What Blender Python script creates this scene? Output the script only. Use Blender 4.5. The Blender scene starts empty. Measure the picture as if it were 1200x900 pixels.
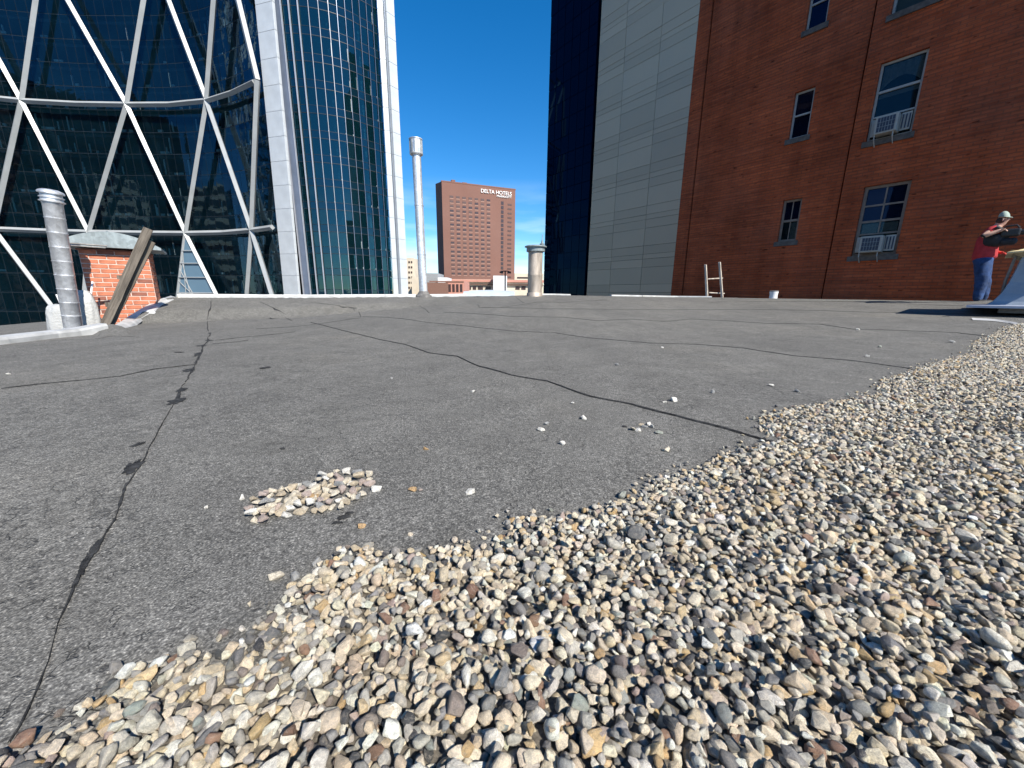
import bpy, bmesh, math, random
import numpy as np
from mathutils import Vector, Matrix, noise

random.seed(7); np.random.seed(7)
S = bpy.context.scene
COL = S.collection
R = math.radians

# ------------------------------------------------------------------ camera
EYE = Vector((0, 0, 0.5))
F, TH, ROLL = 451.0, math.atan(0.232), 0.0105
fwd = Vector((0, math.cos(TH), -math.sin(TH)))
up0 = Vector((0, math.sin(TH), math.cos(TH)))
rt0 = Vector((1, 0, 0))
rt = rt0 * math.cos(ROLL) + up0 * math.sin(ROLL)
up = up0 * math.cos(ROLL) - rt0 * math.sin(ROLL)
cd = bpy.data.cameras.new('camera'); cam = bpy.data.objects.new('camera', cd); COL.objects.link(cam)
m = Matrix.Identity(4)
for i in range(3):
    m[i][0] = rt[i]; m[i][1] = up[i]; m[i][2] = -fwd[i]; m[i][3] = EYE[i]
cam.matrix_world = m
cd.sensor_width = 36; cd.sensor_fit = 'HORIZONTAL'; cd.lens = 36 * F / 1200
cd.clip_start = 0.02; cd.clip_end = 9000
S.camera = cam

# ------------------------------------------------------------------ light
SUN_AZ, SUN_EL = 139.5, 42.0          # clockwise from +Y
sdir = Vector((math.sin(R(SUN_AZ)) * math.cos(R(SUN_EL)), math.cos(R(SUN_AZ)) * math.cos(R(SUN_EL)), math.sin(R(SUN_EL))))
w = bpy.data.worlds.new('World'); S.world = w; w.use_nodes = True
nt = w.node_tree; nt.nodes.clear()
sky = nt.nodes.new('ShaderNodeTexSky'); sky.sky_type = 'NISHITA'; sky.sun_disc = False
sky.sun_elevation = R(SUN_EL); sky.sun_rotation = R(SUN_AZ); sky.altitude = 1050
sky.air_density = 1.0; sky.dust_density = 0.1; sky.ozone_density = 3.5
bg = nt.nodes.new('ShaderNodeBackground'); bg.inputs['Strength'].default_value = 0.105
wo = nt.nodes.new('ShaderNodeOutputWorld')
tc = nt.nodes.new('ShaderNodeTexCoord')
mp = nt.nodes.new('ShaderNodeMapping'); mp.inputs['Scale'].default_value = (2.2, 2.2, 15.0)
cn = nt.nodes.new('ShaderNodeTexNoise'); cn.inputs['Scale'].default_value = 1.6; cn.inputs['Detail'].default_value = 6
cr = nt.nodes.new('ShaderNodeMapRange'); cr.inputs[1].default_value = 0.46; cr.inputs[2].default_value = 0.74
sx = nt.nodes.new('ShaderNodeSeparateXYZ')
hr = nt.nodes.new('ShaderNodeMapRange'); hr.inputs[1].default_value = 0.26; hr.inputs[2].default_value = 0.06
mu = nt.nodes.new('ShaderNodeMath'); mu.operation = 'MULTIPLY'
mu2 = nt.nodes.new('ShaderNodeMath'); mu2.operation = 'MULTIPLY'; mu2.inputs[1].default_value = 0.8
mx = nt.nodes.new('ShaderNodeMixRGB'); mx.inputs[2].default_value = (7.0, 8.0, 8.8, 1)
L = nt.links.new
L(tc.outputs['Generated'], mp.inputs[0]); L(mp.outputs[0], cn.inputs['Vector']); L(cn.outputs['Fac'], cr.inputs[0])
L(tc.outputs['Generated'], sx.inputs[0]); L(sx.outputs['Z'], hr.inputs[0])
L(cr.outputs[0], mu.inputs[0]); L(hr.outputs[0], mu.inputs[1]); L(mu.outputs[0], mu2.inputs[0])
L(mu2.outputs[0], mx.inputs[0]); hs = nt.nodes.new('ShaderNodeHueSaturation'); hs.inputs['Saturation'].default_value = 1.36; hs.inputs['Value'].default_value = 1.08; L(sky.outputs[0], hs.inputs['Color']); L(hs.outputs[0], mx.inputs[1]); L(mx.outputs[0], bg.inputs[0]); L(bg.outputs[0], wo.inputs[0])
ld = bpy.data.lights.new('sun', 'SUN'); ld.energy = 5.0; ld.angle = R(0.53); ld.color = (1.0, 0.94, 0.84)
lo = bpy.data.objects.new('sun', ld); COL.objects.link(lo)
lo.rotation_euler = (-sdir).to_track_quat('-Z', 'Y').to_euler(); lo.location = (0, 0, 60)
S.view_settings.view_transform = 'Standard'; S.view_settings.look = 'None'
S.view_settings.exposure = 0.75; S.view_settings.gamma = 1.0
S.render.engine = 'CYCLES'
S.cycles.max_bounces = 8; S.cycles.transparent_max_bounces = 12

# ------------------------------------------------------------------ picture <-> place helpers (used while building only)
def ray(px, py):
    return (fwd + rt * ((px - 600) / F) + up * (-(py - 450) / F))
def atY(px, py, Y):
    d = ray(px, py); return EYE + d * (Y / d.y)
def plane_hit(px, py, p0, n):
    d = ray(px, py); return EYE + d * ((Vector(p0) - EYE).dot(n) / d.dot(n))
def proj(p):
    q = Vector(p) - EYE; z = q.dot(fwd)
    return (600 + F * q.dot(rt) / z, 450 - F * q.dot(up) / z)

NORTH = Vector((-0.6, 0.8, 0)); EAST = Vector((0.8, 0.6, 0)); UPV = Vector((0, 0, 1))

# roof relief: per picture column  (ridge distance, ridge row, fold fraction, fold height)
ROOF = [(-400, 6.3, 352, .86, -.02), (0, 6.8, 352, .86, -.02), (150, 7.2, 350, .86, -.02), (205, 7.7, 348, .86, -.02),
        (350, 8.8, 348.5, .86, .03), (500, 10.0, 347.5, .88, .22), (600, 10.8, 346.3, .88, .34), (640, 11.2, 345.5, .88, .38),
        (785, 12.3, 348, .88, .40), (900, 11.2, 349, .88, .36), (1000, 9.8, 348.5, .86, .33), (1100, 8.5, 349, .86, .30),
        (1155, 7.8, 350, .85, .28), (1200, 7.2, 352, .82, .24), (1500, 5.4, 360, .82, .15)]
_a, _R, _zR, _rf, _zf = [], [], [], [], []
for px, Ry, row, rf, zf in ROOF:
    p = atY(px, row, Ry); _a.append(p.x / p.y); _R.append(Ry); _zR.append(p.z); _rf.append(rf); _zf.append(zf)
Z0 = -0.02
def sm(t): t = min(1, max(0, t)); return t * t * (3 - 2 * t)
def ridgeY(a): return float(np.interp(a, _a, _R))
def hgt(x, y):
    n_ = 0.010 * noise.noise(Vector((x * 0.9, y * 0.9, 1.3))) + 0.004 * noise.noise(Vector((x * 2.7, y * 2.7, 5.3)))
    if y <= 0.3: return Z0 + n_
    a = x / y
    Rr = ridgeY(a); zR = float(np.interp(a, _a, _zR)); rf = float(np.interp(a, _a, _rf)); zf = float(np.interp(a, _a, _zf))
    r = y / Rr
    if r < .40: z = Z0
    elif r < rf:
        t = (r - .40) / (rf - .40); z = Z0 + (zf - Z0) * (t * 0.8 + .2 * t * t)
        if t < .15: z = Z0 + (zf - Z0) * 0.83 * t * t / .3 + 0
        else: z = Z0 + (zf - Z0) * ((t - .075) / .925)
    elif r < 1:
        t = (r - rf) / (1 - rf); s = 0.16
        # short steep step, then an easy slope to the edge
        k = 0.42 * sm(t / s) + 0.58 * max(0, (t - s * .5) / (1 - s * .5)) if zf < .2 else t
        z = zf + (zR - zf) * min(1, k)
    else: z = zR - 0.22 * (y - Rr)
    fade = 1 if r < .9 else max(0, 1 - (r - .9) / .1)
    return z + n_ * (0.25 + 0.75 * fade)
def ground(px, py, dz=0.0):
    d = ray(px, py); t0 = 0.15
    t = t0
    while t < 30:
        p = EYE + d * t
        if p.z < hgt(p.x, p.y) + dz: break
        t0 = t; t *= 1.03
    for _ in range(24):
        tm = .5 * (t0 + t); p = EYE + d * tm
        if p.z < hgt(p.x, p.y) + dz: t = tm
        else: t0 = tm
    return EYE + d * t

# ------------------------------------------------------------------ object helpers
def tag(o, label=None, cat=None, group=None, kind=None):
    if label: o['label'] = label
    if cat: o['category'] = cat
    if group: o['group'] = group
    if kind: o['kind'] = kind
    return o
def empty(name, loc, label=None, cat=None, group=None, kind=None):
    o = bpy.data.objects.new(name, None); COL.objects.link(o); o.location = loc; o.empty_display_size = .1
    return tag(o, label, cat, group, kind)
def link(name, me, parent=None):
    o = bpy.data.objects.new(name, me); COL.objects.link(o)
    if parent is not None:
        o.parent = parent
        o.matrix_parent_inverse = Matrix.Translation(-Vector(parent.location))
    return o
def obj(name, bm, mat, parent=None, smooth=False):
    me = bpy.data.meshes.new(name); bm.normal_update(); bm.to_mesh(me); bm.free()
    for mm in (mat if isinstance(mat, (list, tuple)) else [mat]): me.materials.append(mm)
    if smooth:
        me.polygons.foreach_set('use_smooth', [True] * len(me.polygons)); me.set_sharp_from_angle(angle=R(42))
    return link(name, me, parent)
def obox(bm, o, u, v, w_, mi=0):
    o, u, v, w_ = Vector(o), Vector(u), Vector(v), Vector(w_)
    c = [bm.verts.new(o + u * i + v * j + w_ * k) for k in (0, 1) for j in (0, 1) for i in (0, 1)]
    flip = u.cross(v).dot(w_) < 0
    for f in ((0, 2, 3, 1), (4, 5, 7, 6), (0, 1, 5, 4), (1, 3, 7, 5), (3, 2, 6, 7), (2, 0, 4, 6)):
        vs = [c[i] for i in f]
        if flip: vs.reverse()
        fc = bm.faces.new(vs); fc.material_index = mi
    return c
def cbox(bm, c, u, v, w_, mi=0):
    u, v, w_ = Vector(u), Vector(v), Vector(w_)
    return obox(bm, Vector(c) - (u + v + w_) / 2, u, v, w_, mi)
def frame(d):
    d = Vector(d).normalized(); h = Vector((0, 0, 1)) if abs(d.z) < .95 else Vector((1, 0, 0))
    a = d.cross(h).normalized(); return a, d.cross(a).normalized()
def tube(bm, pts, rad, n=10, cap=True):
    pts = [Vector(p) for p in pts]; rad = rad if hasattr(rad, '__len__') else [rad] * len(pts); rings = []
    a = b = None
    for i, p in enumerate(pts):
        d = (pts[min(i + 1, len(pts) - 1)] - pts[max(i - 1, 0)])
        if a is None: a, b = frame(d)
        else:
            d = d.normalized(); a = (a - d * a.dot(d)).normalized(); b = d.cross(a)
        rings.append([bm.verts.new(p + (a * math.cos(2 * math.pi * k / n) + b * math.sin(2 * math.pi * k / n)) * rad[i]) for k in range(n)])
    for i in range(len(rings) - 1):
        for k in range(n):
            bm.faces.new((rings[i][k], rings[i][(k + 1) % n], rings[i + 1][(k + 1) % n], rings[i + 1][k]))
    if cap:
        bm.faces.new(list(reversed(rings[0]))); bm.faces.new(rings[-1])
    bmesh.ops.recalc_face_normals(bm, faces=bm.faces[:])
def lathe(bm, base, axis, prof, n=24):
    """prof = [(height along axis, radius)]"""
    axis = Vector(axis).normalized(); a, b = frame(axis); base = Vector(base); rings = []
    for hh, r in prof:
        rings.append([bm.verts.new(base + axis * hh + (a * math.cos(2 * math.pi * k / n) + b * math.sin(2 * math.pi * k / n)) * max(r, 1e-4)) for k in range(n)])
    for i in range(len(rings) - 1):
        for k in range(n):
            bm.faces.new((rings[i][k], rings[i][(k + 1) % n], rings[i + 1][(k + 1) % n], rings[i + 1][k]))
    bmesh.ops.recalc_face_normals(bm, faces=bm.faces[:])
def bevel(bm, off, seg=1):
    bmesh.ops.bevel(bm, geom=bm.edges[:], offset=off, segments=seg, affect='EDGES', profile=.5)

# ------------------------------------------------------------------ materials
class NB:
    def __init__(s, name):
        s.m = bpy.data.materials.new(name); s.m.use_nodes = True; s.t = s.m.node_tree; s.t.nodes.clear()
        s.out = s.n('ShaderNodeOutputMaterial')
    def n(s, typ, **k):
        nd = s.t.nodes.new(typ)
        for a, v in k.items():
            if a in nd.inputs.keys() if hasattr(nd.inputs, 'keys') else False: nd.inputs[a].default_value = v
            else: setattr(nd, a, v)
        return nd
    def l(s, a, b): s.t.links.new(a, b)
    def coord(s, which='Object', scale=(1, 1, 1)):
        c = s.n('ShaderNodeTexCoord'); mpp = s.n('ShaderNodeMapping'); mpp.inputs['Scale'].default_value = scale
        s.l(c.outputs[which], mpp.inputs[0]); return mpp.outputs[0]
    def noise(s, vec, scale, detail=4, rough=.55):
        nd = s.n('ShaderNodeTexNoise'); nd.inputs['Scale'].default_value = scale; nd.inputs['Detail'].default_value = detail; nd.inputs['Roughness'].default_value = rough
        s.l(vec, nd.inputs['Vector']); return nd.outputs['Fac']
    def ramp(s, fac, stops):
        nd = s.n('ShaderNodeValToRGB'); e = nd.color_ramp.elements
        while len(e) < len(stops): e.new(.5)
        for i, (p, c) in enumerate(stops):
            e[i].position = p; e[i].color = (c, c, c, 1) if not hasattr(c, '__len__') else (*c, 1)
        s.l(fac, nd.inputs[0]); return nd.outputs[0]
    def mix(s, fac, a, b, mode='MIX'):
        nd = s.n('ShaderNodeMixRGB'); nd.blend_type = mode
        for i, v in enumerate((fac, a, b)):
            if hasattr(v, 'is_linked'): s.l(v, nd.inputs[i])
            elif hasattr(v, '__len__'): nd.inputs[i].default_value = (*v[:3], 1)
            elif i == 0: nd.inputs[0].default_value = v
            else: nd.inputs[i].default_value = (v, v, v, 1)
        return nd.outputs[0]
    def math(s, op, a, b):
        nd = s.n('ShaderNodeMath'); nd.operation = op
        for i, v in enumerate((a, b)):
            if hasattr(v, 'is_linked'): s.l(v, nd.inputs[i])
            else: nd.inputs[i].default_value = v
        return nd.outputs[0]
    def bump(s, h, dist, strength=1.0, prev=None):
        nd = s.n('ShaderNodeBump'); nd.inputs['Distance'].default_value = dist; nd.inputs['Strength'].default_value = strength
        s.l(h, nd.inputs['Height'])
        if prev is not None: s.l(prev, nd.inputs['Normal'])
        return nd.outputs[0]
    def pbr(s, col, rough=.8, metal=0.0, normal=None, spec=.5):
        b = s.n('ShaderNodeBsdfPrincipled')
        for nm, v in (('Base Color', col), ('Roughness', rough), ('Metallic', metal), ('Specular IOR Level', spec)):
            if hasattr(v, 'is_linked'): s.l(v, b.inputs[nm])
            else: b.inputs[nm].default_value = (*v, 1) if hasattr(v, '__len__') else v
        if normal is not None: s.l(normal, b.inputs['Normal'])
        s.l(b.outputs[0], s.out.inputs[0]); return s.m

def simple(name, col, rough=.7, metal=0.0, var=.25, scale=6.0, bump=0.0, stretch=(1, 1, 1), spec=.5, coord='Object'):
    b = NB(name); v = b.coord(coord, stretch)
    n1 = b.noise(v, scale, 5)
    c = b.mix(1.0, b.ramp(n1, [(.3, 1 - var), (.7, 1 + var * .6)]), col, 'MULTIPLY')
    nr = b.bump(b.noise(v, scale * 6, 4), bump, 1) if bump else None
    rr = b.ramp(b.noise(v, scale * 1.7, 3), [(.3, max(0.02, rough - .08)), (.7, min(1, rough + .08))])
    return b.pbr(c, rr, metal, nr, spec)

def mat_membrane():
    b = NB('granulated_roofing'); v = b.coord()
    gran = b.noise(v, 260, 2, .6); grit = b.noise(v, 90, 3, .6)
    big = b.noise(v, .8, 5, .6); mid = b.noise(v, 4.5, 4, .6)
    c = b.ramp(gran, [(.30, (.045, .045, .046)), (.50, (.118, .117, .113)), (.62, (.19, .188, .18)), (.74, (.40, .39, .37))])
    c = b.mix(1.0, c, b.ramp(grit, [(.32, .70), (.68, 1.28)]), 'MULTIPLY')
    c = b.mix(1.0, c, b.ramp(b.noise(v, 42, 3, .65), [(.34, .84), (.5, 1.0), (.66, 1.13)]), 'MULTIPLY')
    c = b.mix(1.0, c, b.ramp(b.noise(v, 17, 3, .6), [(.32, .92), (.66, 1.06)]), 'MULTIPLY')
    c = b.mix(1.0, c, b.ramp(big, [(.32, (.88, .88, .89)), (.55, 1.0), (.72, (1.10, 1.08, 1.05))]), 'MULTIPLY')
    c = b.mix(1.0, c, b.ramp(mid, [(.30, .86), (.65, 1.07)]), 'MULTIPLY')
    c = b.mix(1.0, c, (1.09, 1.065, 1.01), 'MULTIPLY')
    # long faint ponding stains that follow the sheets
    vs = b.coord('Object', (1, 1, 1)); rot = b.n('ShaderNodeMapping'); rot.inputs['Rotation'].default_value = (0, 0, R(-37)); rot.inputs['Scale'].default_value = (1.4, .22, 1)
    b.l(vs, rot.inputs[0]); st = b.noise(rot.outputs[0], 1.6, 5, .6)
    c = b.mix(1.0, c, b.ramp(st, [(.36, .92), (.52, 1.0), (.70, 1.06)]), 'MULTIPLY')
    # crazing
    vo = b.n('ShaderNodeTexVoronoi'); vo.feature = 'DISTANCE_TO_EDGE'; vo.inputs['Scale'].default_value = 15
    wv = b.n('ShaderNodeVectorMath'); wv.operation = 'ADD'
    wn = b.n('ShaderNodeTexNoise'); wn.inputs['Scale'].default_value = 9; wn.inputs['Detail'].default_value = 5; b.l(v, wn.inputs['Vector'])
    ws = b.n('ShaderNodeVectorMath'); ws.operation = 'SCALE'; ws.inputs['Scale'].default_value = .13
    b.l(wn.outputs['Color'], ws.inputs[0]); b.l(v, wv.inputs[0]); b.l(ws.outputs[0], wv.inputs[1]); b.l(wv.outputs[0], vo.inputs['Vector'])
    line = b.ramp(vo.outputs['Distance'], [(.0, 1), (.028, 0)])
    msk = b.ramp(b.noise(v, 2.1, 4, .6), [(.44, 0), (.60, 1)])
    brk = b.ramp(b.noise(v, 12, 3), [(.42, 0), (.55, 1)])
    ck = b.math('MULTIPLY', b.math('MULTIPLY', line, msk), brk)
    vo2 = b.n('ShaderNodeTexVoronoi'); vo2.feature = 'DISTANCE_TO_EDGE'; vo2.inputs['Scale'].default_value = 46; b.l(wv.outputs[0], vo2.inputs['Vector'])
    l2 = b.ramp(vo2.outputs['Distance'], [(.0, 1), (.075, 0)]); k2 = b.ramp(b.noise(v, 26, 3), [(.52, 0), (.60, 1)]); m3 = b.ramp(b.noise(v, 1.1, 4, .6), [(.38, .15), (.62, .9)])
    ck = b.math('MAXIMUM', ck, b.math('MULTIPLY', b.math('MULTIPLY', l2, k2), m3))
    c = b.mix(b.math('MULTIPLY', ck, .75), c, (.028, .028, .028))
    nrm = b.bump(gran, .0022, .9); nrm = b.bump(b.noise(v, 30, 3), .004, .5, nrm)
    inv = b.math('SUBTRACT', 1.0, ck); nrm = b.bump(inv, .003, .8, nrm)
    return b.pbr(c, .93, 0, nrm, .25)
def mat_stone(kind):
    b = NB('river_stone_' + kind.lower()); at = b.n('ShaderNodeAttribute'); at.attribute_type = kind; at.attribute_name = 'col'
    v = b.coord('Object', (1, 1, 1)); oi = b.n('ShaderNodeObjectInfo')
    vm = b.n('ShaderNodeVectorMath'); vm.operation = 'SCALE'; cb = b.n('ShaderNodeCombineXYZ')
    for k in range(3): b.l(oi.outputs['Random'], cb.inputs[k])
    b.l(cb.outputs[0], vm.inputs[0]); vm.inputs['Scale'].default_value = 60
    ad = b.n('ShaderNodeVectorMath'); ad.operation = 'ADD'; b.l(v, ad.inputs[0]); b.l(vm.outputs[0], ad.inputs[1]); q = ad.outputs[0]
    n1 = b.noise(q, 1.6, 5, .65); n2 = b.noise(q, 9, 4, .6)
    c = b.mix(1.0, at.outputs['Color'], b.ramp(n1, [(.3, .62), (.5, 1.0), (.72, (1.28, 1.24, 1.16))]), 'MULTIPLY')
    c = b.mix(1.0, c, b.ramp(n2, [(.35, .82), (.66, 1.14)]), 'MULTIPLY')
    st = b.n('ShaderNodeMapping'); st.inputs['Scale'].default_value = (1, 1, 6); b.l(q, st.inputs[0])
    band = b.ramp(b.noise(st.outputs[0], 1.3, 3), [(.55, 0), (.62, .35)])
    c = b.mix(band, c, (.42, .37, .30))
    nr = b.bump(n2, .05, .55); nr = b.bump(b.noise(q, 30, 3), .02, .5, nr)
    return b.pbr(c, .68, 0, nr, .35)
def mat_brickwall(name, c1, c2, mortar, dark=.35):
    b = NB(name); v = b.coord('UV')
    br = b.n('ShaderNodeTexBrick'); br.inputs['Scale'].default_value = 1; br.inputs['Brick Width'].default_value = .215; br.inputs['Row Height'].default_value = .0745
    br.inputs['Mortar Size'].default_value = .009; br.inputs['Mortar Smooth'].default_value = .15; br.inputs['Bias'].default_value = -.1
    br.inputs['Color1'].default_value = (*c1, 1); br.inputs['Color2'].default_value = (*c2, 1); br.inputs['Mortar'].default_value = (*mortar, 1)
    b.l(v, br.inputs['Vector'])
    c = b.mix(1.0, br.outputs['Color'], b.ramp(b.noise(v, .55, 6, .65), [(.3, .66), (.5, 1.0), (.7, 1.20)]), 'MULTIPLY')
    c = b.mix(b.ramp(b.noise(v, .32, 5, .7), [(.45, 0), (.72, .28)]), c, (.235, .115, .080))
    sv = b.coord('UV', (.5, 12, 1)); c = b.mix(1.0, c, b.ramp(b.noise(sv, 1.3, 4), [(.3, .72), (.65, 1.14)]), 'MULTIPLY')
    pv = b.coord('UV', (4.65, 13.42, 1)); sp = b.ramp(b.noise(pv, .9, 2), [(.26, dark), (.36, 1)])
    c = b.mix(1.0, c, sp, 'MULTIPLY')
    rv = b.coord('UV', (2.2, .16, 1)); c = b.mix(1.0, c, b.ramp(b.noise(rv, 1.0, 4), [(.32, .80), (.6, 1.05)]), 'MULTIPLY')
    inv = b.math('SUBTRACT', 1.0, br.outputs['Fac'])
    nr = b.bump(inv, .008, .9); nr = b.bump(b.noise(v, 60, 4), .004, .7, nr)
    return b.pbr(c, .9, 0, nr, .2)
def mat_glass(name, tint, body, bodymix, refl=.10, wob=.0, gcol=(.62, .80, .92)):
    b = NB(name); v = b.coord('Object')
    gl = b.n('ShaderNodeBsdfGlossy'); gl.inputs['Roughness'].default_value = .015; gl.inputs['Color'].default_value = (*gcol, 1)
    tr = b.n('ShaderNodeBsdfTransparent'); tr.inputs['Color'].default_value = (*tint, 1)
    df = b.n('ShaderNodeBsdfDiffuse')
    cc = b.mix(1.0, b.ramp(b.noise(v, .16, 4, .6), [(.3, .55), (.7, 1.35)]), body, 'MULTIPLY'); b.l(cc, df.inputs['Color'])
    m1 = b.n('ShaderNodeMixShader'); m1.inputs[0].default_value = bodymix; b.l(tr.outputs[0], m1.inputs[1]); b.l(df.outputs[0], m1.inputs[2])
    lw = b.n('ShaderNodeFresnel'); lw.inputs['IOR'].default_value = 1.5
    fc = b.math('MINIMUM', b.math('ADD', lw.outputs[0], refl), 1.0)
    if wob:
        nr = b.bump(b.noise(v, .35, 3), wob, 1); b.l(nr, gl.inputs['Normal'])
    m2 = b.n('ShaderNodeMixShader'); b.l(fc, m2.inputs[0]); b.l(m1.outputs[0], m2.inputs[1]); b.l(gl.outputs[0], m2.inputs[2])
    b.l(m2.outputs[0], b.out.inputs[0]); return b.m
def mat_wood(name, col):
    b = NB(name); v = b.coord('Object', (1, 1, 1))
    wv = b.n('ShaderNodeMapping'); wv.inputs['Scale'].default_value = (26, 26, 1.6); b.l(v, wv.inputs[0])
    n1 = b.noise(wv.outputs[0], 1.4, 6, .7)
    c = b.mix(1.0, b.ramp(n1, [(.3, .35), (.5, .9), (.7, 1.5)]), col, 'MULTIPLY')
    return b.pbr(c, .9, 0, b.bump(n1, .01, .8), .2)
def mat_galv(name, col=(.62, .63, .65), rough=.38, metal=.85):
    b = NB(name); v = b.coord('Object')
    vo = b.n('ShaderNodeTexVoronoi'); vo.inputs['Scale'].default_value = 26; b.l(v, vo.inputs['Vector'])
    sp = b.ramp(vo.outputs['Color'], [(.1, .82), (.9, 1.12)])
    c = b.mix(1.0, sp, col, 'MULTIPLY')
    sv = b.coord('Object', (9, 9, .7)); c = b.mix(1.0, c, b.ramp(b.noise(sv, 1.2, 5), [(.32, .72), (.62, 1.08)]), 'MULTIPLY')
    rr = b.ramp(b.noise(v, 7, 4), [(.3, rough - .1), (.7, rough + .16)])
    return b.pbr(c, rr, metal, b.bump(b.noise(v, 5, 2), .006, .6))

M = {}
M['roof'] = mat_membrane()
M['tar'] = simple('roof_tar', (.038, .038, .038), .85, 0, .8, 40, .004, spec=.2)
M['stoneI'] = mat_stone('INSTANCER'); M['stoneO'] = mat_stone('OBJECT')
M['coping'] = simple('pale_metal_coping', (.50, .50, .49), .55, .15, .3, 5, .002)
M['brickwall'] = mat_brickwall('dark_red_brickwork', (.40, .086, .030), (.32, .064, .024), (.24, .070, .034))
M['brick'] = simple('chimney_brick', (.46, .155, .085), .9, 0, .35, 9, .004, coord='Object')
M['brickdark'] = simple('sooty_brick', (.24, .09, .06), .9, 0, .35, 9, .004)
M['mortar'] = simple('pale_mortar', (.55, .46, .40), .95, 0, .25, 14, .004)
M['galv'] = mat_galv('galvanised_steel', (.72, .73, .75), .40, .6)
M['galvdull'] = mat_galv('dull_zinc_sheet', (.25, .29, .30), .6, .25)
M['galvdark'] = mat_galv('dark_weathered_steel', (.20, .19, .18), .6, .4)
M['wood'] = mat_wood('weathered_timber', (.15, .128, .105))
M['palewood'] = mat_wood('bleached_wood', (.50, .43, .36))
M['white'] = simple('white_paint', (.72, .73, .74), .5, 0, .12, 5)
M['column'] = simple('white_steel_cladding', (.53, .56, .58), .42, .1, .12, .6)
M['member'] = simple('pale_grey_steel', (.33, .345, .35), .42, .1, .1, .5)
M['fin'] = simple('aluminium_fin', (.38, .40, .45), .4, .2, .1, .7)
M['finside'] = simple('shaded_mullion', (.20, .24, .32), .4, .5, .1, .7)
M['pane'] = mat_glass('tower_glass', (.16, .36, .44), (.005, .040, .055), .30, .05, 0, (.40, .74, .82))
M['spandrel'] = mat_glass('spandrel_glass', (.05, .12, .18), (.004, .022, .038), .8, .04, 0, (.36, .66, .82))
M['atrium'] = mat_glass('atrium_glass', (.50, .72, .74), (.004, .022, .036), .24, .02, .018, (.36, .58, .76))
M['navyglass'] = mat_glass('navy_curtain_glass', (.02, .03, .06), (.0010, .0055, .018), .9, -.03, .0, (.10, .26, .50))
M['slab'] = simple('floor_edge', (.05, .06, .07), .8)
M['core'] = simple('dim_interior', (.022, .045, .05), .9, 0, .4, .3)
M['inner'] = simple('pale_interior_column', (.62, .68, .70), .7)
M['panel'] = simple('grey_metal_panel', (.60, .455, .30), .45, .05, .08, .12)
_t = M['panel'].node_tree; _p = next(n for n in _t.nodes if n.type == 'BSDF_PRINCIPLED'); _l = _p.inputs['Base Color'].links[0].from_socket
_o = _t.nodes.new('ShaderNodeObjectInfo'); _r = _t.nodes.new('ShaderNodeMapRange'); _r.inputs[3].default_value = .90; _r.inputs[4].default_value = 1.07; _m = _t.nodes.new('ShaderNodeMixRGB'); _m.blend_type = 'MULTIPLY'; _m.inputs[0].default_value = 1
_t.links.new(_o.outputs['Random'], _r.inputs[0]); _t.links.new(_l, _m.inputs[1]); _t.links.new(_r.outputs[0], _m.inputs[2]); _t.links.new(_m.outputs[0], _p.inputs['Base Color'])
M['joint'] = simple('panel_joint', (.09, .08, .07), .9)
M['hotel'] = simple('hotel_red_brick', (.195, .098, .074), .9, 0, .10, .05)
M['hotelwin'] = simple('hotel_window_glass', (.06, .04, .04), .25)
M['hotelsill'] = simple('hotel_grille', (.30, .17, .13), .8)
M['cream'] = simple('cream_stone', (.62, .54, .42), .9, 0, .12, .3)
M['pink'] = simple('pink_stone_band', (.52, .25, .19), .9, 0, .1, .2)
M['brownlow'] = simple('brown_render', (.22, .12, .09), .9)
M['greylow'] = simple('grey_render', (.30, .31, .32), .8)
M['asphalt'] = simple('street_asphalt', (.05, .05, .052), .9, 0, .2, .4)
M['winframe'] = simple('white_window_frame', (.33, .32, .30), .5, 0, .15, 8)
M['oldframe'] = simple('grey_brown_window_frame', (.20, .155, .125), .7, 0, .25, 8)
M['sill'] = simple('dark_stone_sill', (.10, .085, .075), .9, 0, .4, 8, .004)
M['winglass'] = mat_glass('window_glass', (.62, .68, .70), (.012, .018, .022), .10, .0, .004, (.45, .55, .62))
M['winglassnavy'] = mat_glass('dark_blue_window_glass', (.30, .36, .50), (.006, .010, .03), .3, .0, .004, (.22, .32, .55))
M['curtain'] = simple('pale_curtain', (.55, .52, .46), .9, 0, .2, 12)
M['acwhite'] = simple('air_conditioner_case', (.33, .32, .29), .5, 0, .15, 10)
M['acgrille'] = simple('air_conditioner_grille', (.03, .04, .07), .6)
M['jeans'] = simple('blue_denim', (.022, .055, .15), .9, 0, .55, 9, .004)
M['red'] = simple('red_shirt', (.42, .025, .03), .85, 0, .25, 14, .003)
M['glove'] = simple('red_glove', (.62, .05, .035), .75, 0, .2, 30)
M['black'] = simple('black_cloth', (.014, .014, .018), .75, 0, .3, 16, .003)
M['cap'] = simple('grey_green_cap', (.30, .36, .31), .85, 0, .15, 20, .002)
M['skin'] = simple('skin', (.50, .29, .21), .6, 0, .1, 10)
M['eye'] = simple('dark_eye', (.02, .015, .012), .3)
M['hair'] = simple('dark_hair', (.03, .02, .015), .8)
M['camblack'] = simple('black_plastic', (.018, .018, .02), .4)
M['plywood'] = simple('yellow_plywood', (.66, .52, .28), .75, 0, .15, 4)
M['hood'] = simple('blue_grey_sheet_metal', (.27, .32, .38), .5, .35, .2, 2.5, .004)
M['wrap'] = simple('white_plastic_wrap', (.40, .405, .40), .55, 0, .12, 5, .012)
M['lampdark'] = simple('dark_lamp_post', (.03, .03, .03), .6)
M['text'] = simple('white_letters', (.85, .85, .83), .6, 0, .02)
M['wall'] = simple('own_building_wall', (.25, .22, .2), .9)

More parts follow.
